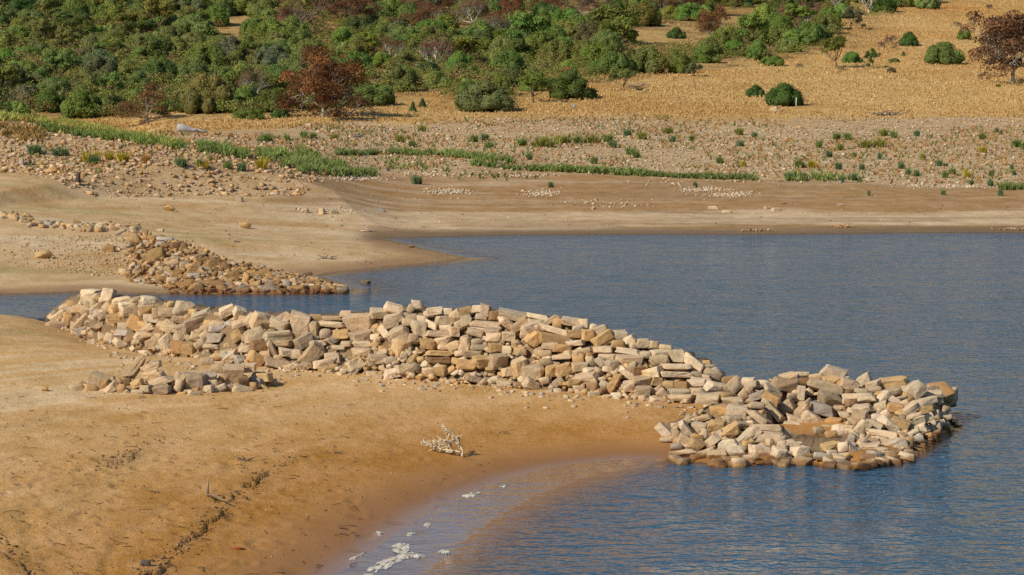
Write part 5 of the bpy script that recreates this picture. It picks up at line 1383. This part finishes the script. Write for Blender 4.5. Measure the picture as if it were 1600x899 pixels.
# ------------------------------------------------------------------ driftwood and other single things
def rootx(seed, c, L, H, n=7, thick=.05):
    """gnarled dead branch pile lying along x"""
    r = np.random.default_rng(seed); s_ = Soup()
    for k in range(n):
        x0 = r.uniform(-.5, .3) * L; a = r.normal(0, .5)
        pts = [np.array([x0, r.normal(0, .1) * L, r.uniform(0, .3) * H])]; d = np.array([math.cos(a) * r.choice([1, 1, -1]), math.sin(a) * .6, r.uniform(-.1, .5)])
        ln = L * r.uniform(.3, .75)
        for i in range(4):
            d = d + r.normal(0, .25, 3); d /= np.linalg.norm(d); q = pts[-1] + d * ln / 4; q[2] = np.clip(q[2], thick * .3, H); pts.append(q)
        tube(s_, pts, [thick * r.uniform(.7, 1.3) * (1 - .2 * i) for i in range(5)], np.array(c) * r.uniform(.7, 1.25), n=6)
    return s_
def put(name, soup, px, py, lab, cat, ym=138, rot=0.0, mat_=None, dz=0.0):
    g = hit(px, py, ym)[0]
    o = obj(name, soup.mesh(name, mat_ or M_WOOD), loc=(g[0], g[1], g[2] + dz)); o.rotation_euler = (0, 0, rot)
    tag(o, lab, cat); return o
# pale driftwood branch on the sand
r = np.random.default_rng(61); su = Soup()
BW = (.60, .50, .36); y0 = hit(719, 714, 36)[0]; mp = y0[1] / F
def lp(px, py, dy=0.0): return np.array([(px - 719) * mp, dy, (714 - py) * mp + .02])
def branchlet(p0, p1, rad, n_tw, spread, L):
    pts = [p0 + (p1 - p0) * t + r.normal(0, .012, 3) * (0 < t < 1) for t in np.linspace(0, 1, 6)]
    tube(su, pts, [rad * (1 - .13 * i) for i in range(6)], BW, n=6)
    for _ in range(n_tw):
        t = r.uniform(.25, 1.0); q = p0 + (p1 - p0) * t; d = (p1 - p0) / np.linalg.norm(p1 - p0) * .5 + r.normal(0, spread, 3); d /= np.linalg.norm(d)
        ln = L * r.uniform(.5, 1.2); c_ = BW if r.random() < .7 else (.64, .56, .40)
        P = [q]
        for i in range(4):
            d = d + r.normal(0, .45, 3); d /= np.linalg.norm(d); P.append(P[-1] + d * ln / 4)
        for a in P: a[2] = max(a[2], .01)
        tube(su, P, [.010, .011, .010, .008, .004], c_, n=4)
branchlet(lp(724, 716), lp(718, 700, .12), .024, 4, .5, .12)
branchlet(lp(718, 700, .12), lp(705, 684, .22), .019, 16, .75, .17)
branchlet(lp(705, 684, .22), lp(693, 671, .3), .012, 18, .75, .14)
branchlet(lp(716, 703, .1), lp(717, 682, .14), .014, 12, .7, .14)
branchlet(lp(719, 708), lp(690, 706, .25), .020, 14, .75, .17)
branchlet(lp(700, 707, .2), lp(684, 695, .35), .014, 22, .8, .18)
branchlet(lp(690, 706, .25), lp(668, 700, .4), .013, 26, .75, .18)
branchlet(lp(672, 701, .38), lp(658, 696, .45), .009, 12, .7, .14)
branchlet(lp(710, 705, .1), lp(695, 690, .0), .012, 18, .8, .17)
o = obj('driftwood_branch', su.mesh('driftwood_branch', M_WOOD), loc=tuple(y0)); tag(o, 'bleached many twigged dead branch lying on the sand near the water', 'driftwood')
# upright stick and the branch lying at its foot, on the crack
g = hit(324, 776, 36)[0]; mp = g[1] / F
su = Soup(); tube(su, [(0, 0, -.05), (.005, 0, .14), (.015, .01, 24 * mp)], [.026, .022, .018], (.26, .20, .15), n=7)
o = obj('stick', su.mesh('stick', M_WOOD), loc=tuple(g)); tag(o, 'short grey stick standing upright in the cracked sand', 'stick')
su = Soup(); tube(su, [(0, 0, .04), (15 * mp, -.25, .05), (28 * mp, -.5, .03), (38 * mp, -.72, .02)], [.02, .018, .013, .007], (.24, .17, .12), n=6); tube(su, [(4 * mp, -.08, .04), (8 * mp, -.38, .03), (9.5 * mp, -.5, .02)], [.012, .009, .005], (.16, .11, .08), n=5)
o = obj('stick', su.mesh('stick', M_WOOD), loc=tuple(g + [.02, -.05, 0])); tag(o, 'forked brown stick lying on the sand at the foot of the upright one', 'stick')
put('root', rootx(62, (.14, .10, .075), .34, .12, 6, .016), 381, 720, 'curled dark root lying on the sand above the crack', 'root', 36)
put('root', rootx(63, (.13, .095, .07), .26, .07, 5, .012), 524, 709, 'small dark twisted root on the sand right of the crack', 'root', 36)
put('root', rootx(64, (.15, .10, .07), .30, .05, 4, .012), 780, 677, 'thin dark twig on the sand right of the bleached branch', 'root', 36)
su = Soup(); tube(su, [(-.12, 0, .015), (0, .01, .02), (.13, 0, .012)], [.012, .028, .008], (.26, .075, .03), n=6)
put('bark_piece', su, 371, 859, 'reddish brown strip of bark lying on the lower sand', 'bark', 36)
V, Ft = KIT[3]; su = Soup(); su.add(V * [.16, .13, .14], Ft, (.10, .085, .075)); put('dark_stone', su, 227, 884, 'square dark stone at the lower end of the long crack', 'stone', 36, mat_=M_RUBBLE, dz=.03)
# far driftwood
su = Soup(); rr2 = np.random.default_rng(65)
tube(su, [(-.95, .05, .42), (-.72, 0, .38), (-.4, .0, .27), (0, .1, .2), (.5, .05, .13), (1.1, 0, .08)], [.16, .30, .24, .17, .12, .06], (.36, .345, .335), n=9)
for a, b, q in (((-.8, .05, .45), (-1.0, .3, .62), .11), ((-.75, -.1, .3), (-1.05, -.25, .14), .12), ((-.6, .1, .5), (-.72, .2, .66), .08), ((-.1, .1, .24), (.55, -.3, .28), .07), ((.3, .05, .15), (.9, .35, .22), .05), ((.5, -.28, .26), (1.0, -.4, .10), .05)):
    tube(su, [a, tuple((np.array(a) + np.array(b)) / 2 + np.array([.03, .02, -.03])), b], [q, q * .75, q * .4], (.34, .325, .31), n=6)
put('log', su, 299, 208, 'weathered grey fallen log on the stones left of centre below the wood', 'log', 172)
put('root', rootx(66, (.13, .12, .125), .55, .36, 9, .07), 558, 215, 'small dark tree root on the stony slope below the rust tree', 'root', 172)
put('branch_pile', rootx(67, (.10, .095, .105), 1.9, .42, 16, .05), 1388, 181, 'heap of charred branches at the lower edge of the grass on the right', 'branches', 172)
put('branch_pile', rootx(69, (.27, .22, .19), 2.6, .55, 16, .05), 535, 181, 'fallen grey branches under the right side of the big rust tree', 'branches', 172)
put('branch_pile', rootx(70, (.24, .19, .15), 1.5, .45, 12, .05), 995, 137, 'fallen grey branches at the foot of the olive tree on the wood edge', 'branches', 172)
su = Soup(); tube(su, [(0, 0, -.05), (.0, 0, .3), (.03, 0, .55), (.02, 0, .62)], [.15, .13, .09, .05], (.10, .07, .055), n=8); tube(su, [(.02, 0, .4), (.12, 0, .62), (.13, 0, .66)], [.06, .05, .02], (.12, .085, .06), n=6)
put('stump', su, 122, 288, 'dark broken tree stump standing on the left bank', 'stump', 120)
su = Soup(); tube(su, [(0, 0, -.05), (.03, 0, .2), (.05, 0, .36)], [.12, .1, .05], (.08, .06, .05), n=8)
put('stump', su, 46, 259, 'short black stump beside the upright grey stone on the left bank', 'stump', 120)
su = rootx(71, (.66, .40, .20), .62, .42, 22, .022); put('dead_bush', su, 1320, 356, 'orange dead bush on the mud at the far waterline', 'dead bush', 110)
su = rootx(72, (.62, .50, .36), .55, .40, 22, .024); put('dead_bush', su, 573, 362, 'pale dead bush on the dark mud at the head of the inlet', 'dead bush', 110)
su = rootx(73, (.30, .21, .14), .35, .4, 6, .015); put('dead_bush', su, 1434, 333, 'small dark dead twig standing on the pale mud across the bay', 'dead bush', 110)
su = rootx(74, (.12, .09, .07), .55, .05, 3, .025); put('stick', su, 1222, 319, 'thin dark stick lying on the brown mud across the bay', 'stick', 110)
su = rootx(75, (.16, .12, .09), .5, .28, 9, .025); put('root', su, 512, 405, 'dark root on the low mud bank behind the broken stone bank', 'root', 98)
su = rootx(76, (.13, .09, .07), .3, .2, 6, .018); put('root', su, 370, 379, 'small dark root on the mud slope above the broken stone bank', 'root', 98)
su = Soup(); tube(su, [(0, 0, -.1), (0, 0, .5), (.02, 0, .82)], [.05, .045, .04], (.62, .58, .5), n=6)
put('post', su, 1244, 168, 'pale wooden post standing in front of the large lone green bush', 'post', 172)
su = Soup(); tube(su, [(-.1, 0, 0), (0, 0, .3), (.05, 0, .5)], [.1, .09, .05], (.33, .33, .36), n=7); tube(su, [(.02, 0, .2), (.15, 0, .42)], [.07, .03], (.33, .33, .36), n=6)
put('stump', su, 897, 172, 'grey stump in the dry grass below the large pointed bush', 'stump', 172)

# ------------------------------------------------------------------ foam at the beach
FOAM = [([(572, 891), (590, 880), (612, 872), (628, 868), (630, 858), (612, 852), (622, 848), (640, 850), (642, 858), (636, 866), (638, 872), (620, 880), (606, 888), (585, 894)], 'largest floe of white foam, curling along the beach waterline'),
        ([(634, 868), (642, 862), (652, 864), (666, 871), (650, 872), (640, 871)], 'yellowish white foam floe touching the largest one on its lake side'),
        ([(683, 863), (692, 860), (704, 861), (702, 864), (690, 865)], 'small creamy foam floe floating apart, farthest out from the beach'),
        ([(722, 775), (735, 771), (752, 769), (745, 774), (730, 778)], 'white foam streak uppermost but one along the beach waterline'),
        ([(780, 761), (788, 757), (794, 757), (788, 762)], 'uppermost small foam patch along the beach waterline'),
        ([(662, 820), (668, 817), (674, 819), (670, 824), (664, 824)], 'small round foam patch between the long streak and the largest floe'),
        ([(583, 835), (590, 830), (599, 834), (594, 837)], 'small foam patch stranded on the wet sand'),
        ([(546, 874), (558, 868), (574, 861), (566, 868), (554, 874)], 'thin foam streak stranded on the wet sand left of the largest floe'),
        ([(568, 899), (576, 896), (585, 898), (580, 903), (570, 903)], 'foam patch at the bottom edge below the largest floe'),
        ([(632, 836), (642, 833), (650, 833), (640, 838)], 'faint foam patch on the water just above the largest floe')]
m, nt = mat('lake_foam'); pos = node(nt, 'ShaderNodeNewGeometry').outputs['Position']
nf = noise(nt, pos, 26, 4); b_ = finish(nt, ramp(nt, nf, [(.3, (.50, .45, .37)), (.6, (.70, .65, .54))]), .7, bump(nt, nf, .6, .02), .3)
nt.links.new(ramp(nt, noise(nt, pos, 11, 4, .6, (.8, .35, 1)), [(.40, .12), (.52, 1.0)]), b_.inputs['Alpha'])
for pts, lab in FOAM:
    base = []
    for p in pts:
        g = hit(*p, 36)[0]
        if g[2] < 0: g = np.array([*flat(*p), 0.0])
        base.append(Vector((g[0], g[1], g[2])))
    bm = bmesh.new(); cen = sum(base, Vector()) / len(base)
    ring = []
    for a, b in zip(base, base[1:] + base[:1]):
        for t in (0, .17, .34, .5, .67, .84): ring.append(a.lerp(b, t) + Vector((rd.gauss(0, .012), rd.gauss(0, .06), 0)))
    lay = []
    for sc_f, dz in ((1.0, -.004), (.93, .004), (.72, .007), (.35, .008)):
        lay.append([bm.verts.new(cen.lerp(v, sc_f) + Vector((0, 0, dz + rd.uniform(-.004, .004)))) for v in ring])
    for l0, l1 in zip(lay[:-1], lay[1:]):
        for i in range(len(ring)):
            j = (i + 1) % len(ring); bm.faces.new((l0[i], l0[j], l1[j], l1[i]))
    bm.faces.new(lay[-1]); bmesh.ops.recalc_face_normals(bm, faces=bm.faces)
    me = bpy.data.meshes.new('foam'); bm.to_mesh(me); bm.free(); me.materials.append(m)
    tag(obj('foam_patch', me), lab, 'foam', 'foam patches along the beach')
# ------------------------------------------------------------------ words: a description for every stone, shrub and weed clump that fits it and no other
NUM = ['', 'one', 'two', 'three', 'four', 'five', 'six', 'seven', 'eight', 'nine', 'ten']
ORD = ['', 'first', 'second', 'third', 'fourth', 'fifth', 'sixth', 'seventh', 'eighth', 'ninth', 'tenth']
def describe(items, group):
    """items: dicts with o, px, py, desc, where; adds the place in its row when several would read the same"""
    fam = {}
    for it in items: fam.setdefault((it['desc'], it['where']), []).append(it)
    for (d, w), L in fam.items():
        L.sort(key=lambda v: (v['px'], v['py'])); n = len(L)
        for k, it in enumerate(L):
            t = f"{d} {w}"
            if n == 2: t += ', ' + ('left one', 'right one')[k]
            elif n > 2:
                t += ', ' + ('leftmost' if k == 0 else 'rightmost' if k == n - 1 else (ORD[k + 1] if k < 10 else f'{k + 1}th') + ' from left')
            it['o']['label'] = t; it['o']['group'] = group
TN = {'p': 'pale', 't': 'tan', 'o': 'ochre', 'g': 'grey', 'r': 'rusty brown'}
def bandof(t): return 'foot' if t < .33 else 'middle' if t < .70 else 'crest'
for s in BIG:
    asp = s['w'] / s['h']; a = s['ang']
    if asp < .85: shp = 'upright stone'
    elif abs(a) >= 25: shp = 'tilted slab' if asp > 1.6 else 'tilted block'
    elif asp > 2.6: shp = 'long slab'
    elif asp > 1.6: shp = 'flat block'
    else: shp = 'block'
    big = 'large ' if s['area'] > 900 else 'small ' if s['area'] < 330 else ''
    s['desc'] = f"{big}{TN[s['tone']]} {shp}"
    p, q = s['px'], s['py']
    if s['pile'] in 'ABCD':
        t = (np.interp(p, WALL_PX, WALL_FOOT) - q) / (np.interp(p, WALL_PX, WALL_FOOT) - np.interp(p, WALL_PX, WALL_TOP))
        sec = ("long wall's left end" if p < 190 else 'long wall behind small heap' if p < 340 else 'long wall right of heap' if p < 480 else
               "long wall's left half" if p < 620 else "long wall's centre" if p < 780 else "long wall's right half" if p < 930 else "long wall's sloping right part" if p < 1030 else 'long wall beside ring')
        s['where'] = {'foot': 'foot of ', 'middle': 'halfway up ', 'crest': 'crest of '}[bandof(t)] + sec
    elif s['pile'] == 'heap':
        s['where'] = 'in small heap on the sand' + (', left part' if p < 210 else ', centre' if p < 320 else ', right part')
    elif s['pile'] in 'EF':
        if q > 690: sec = "at water on stone ring's " + ('left front' if p < 1150 else 'front' if p < 1290 else 'right front')
        elif p < 1130: sec = "on stone ring's left arm"
        elif p < 1215: sec = "on stone ring's " + ('front bank' if q > 650 else 'back left')
        elif p < 1320: sec = "on stone ring's " + ('back wall' if q < 660 else 'front bank by sand hollow')
        elif p < 1425: sec = "on stone ring's right side, " + ('crest' if q < 620 else 'middle' if q < 660 else 'low')
        else: sec = "on stone ring's right outer face"
        s['where'] = sec
    else:
        s['where'] = 'on broken stone bank across inlet' + (', upper end' if p < 255 else ', middle' if p < 380 else ', water end')
    tag(s['o'], cat='stone')
describe(BIG, 'stones of the ruined dry stone walls')

TINTN = {'olive': 'olive green', 'mid': 'green', 'dark': 'dark green', 'bright': 'bright green', 'grey': 'grey green', 'rust': 'rust brown', 'redgrey': 'reddish grey', 'brown': 'brownish', 'yellow': 'yellow green', 'twig': 'grey'}
SHN = {'dome': 'round shrub', 'peak': 'peaked shrub', 'fine': 'round shrub', 'cone': 'pointed shrub', 'tree': 'small tree', 'rust': 'thin tree', 'bigrust': 'big tree', 'bare': 'bare branched tree', 'twig': 'leafless shrub'}
for v in VEG:
    istree = v['o'].name.startswith('tree')
    tag(v['o'], cat='tree' if istree else 'shrub')
    v['desc'] = f"{TINTN[v['tint']]} {SHN[v['shape']]}"
    p, q = v['px'], v['py']; e = np.interp(p, [a[0] for a in EDGE], [a[1] for a in EDGE])
    if p < 200: sec = 'above left bank'
    elif p < 370: sec = 'below bare earth gap' if q > 70 else 'left of bare earth gap'
    elif p < 480: sec = 'above bare grey tree' if q < 110 else 'beside bare grey tree'
    elif p < 620: sec = 'above big rust tree' if q < 85 else 'right of big rust tree'
    elif p < 740: sec = 'above twin pointed bushes'
    elif p < 860: sec = 'above wide dome bush'
    elif p < 980: sec = 'above large pointed bush' if q > 70 else 'left of grass clearing'
    elif p < 1140: sec = 'below grass clearing' if q > 60 else 'above grass clearing'
    elif p < 1260: sec = 'right of thin rust tree'
    else: sec = 'beside right grass slope'
    row = 'at wood edge ' if e - q < 16 else 'high ' if q < 42 else ''
    v['where'] = row + sec
    if v['label']: v['o']['label'] = v['label']
describe([v for v in VEG if not v['label'] and v['o'].name.startswith('shrub')], 'shrubs of the hillside wood')
describe([v for v in VEG if not v['label'] and v['o'].name.startswith('tree')], 'trees of the hillside wood')
for v in VEG:
    if v['label']: v['o']['group'] = 'trees of the hillside wood' if v['o'].name.startswith('tree') else 'shrubs of the hillside wood' if v['py'] < 0 or v['px'] < 870 else 'shrubs and trees standing out on the grass slope'

for v in WEEDS:
    p, q = v['px'], v['py']
    v['desc'] = v['desc'] + (' large' if v['w'] >= 18 else ' small' if v['w'] <= 9 else '') + ' weed clump'
    v['desc'] = ' '.join(sorted(v['desc'].split(), key=lambda t: 0 if t in ('large', 'small') else 1))
    if p < 430: sec = 'on stones of the left bank'
    elif q > 284: sec = 'on mud flat across the bay'
    elif p < 800: sec = 'on slope above upper reeds'
    elif p < 1000: sec = 'on stony slope above reed band, left part'
    elif p < 1220: sec = 'on stony slope above reed band, right part'
    elif p < 1420: sec = 'on stony slope below charred branches' if q < 240 else 'low on stony slope below charred branches'
    else: sec = 'on stony slope at right edge' if q < 245 else 'low on stony slope at right edge'
    v['where'] = sec
    tag(v['o'], cat='weed clump')
describe(WEEDS, 'weed clumps on stony slopes')
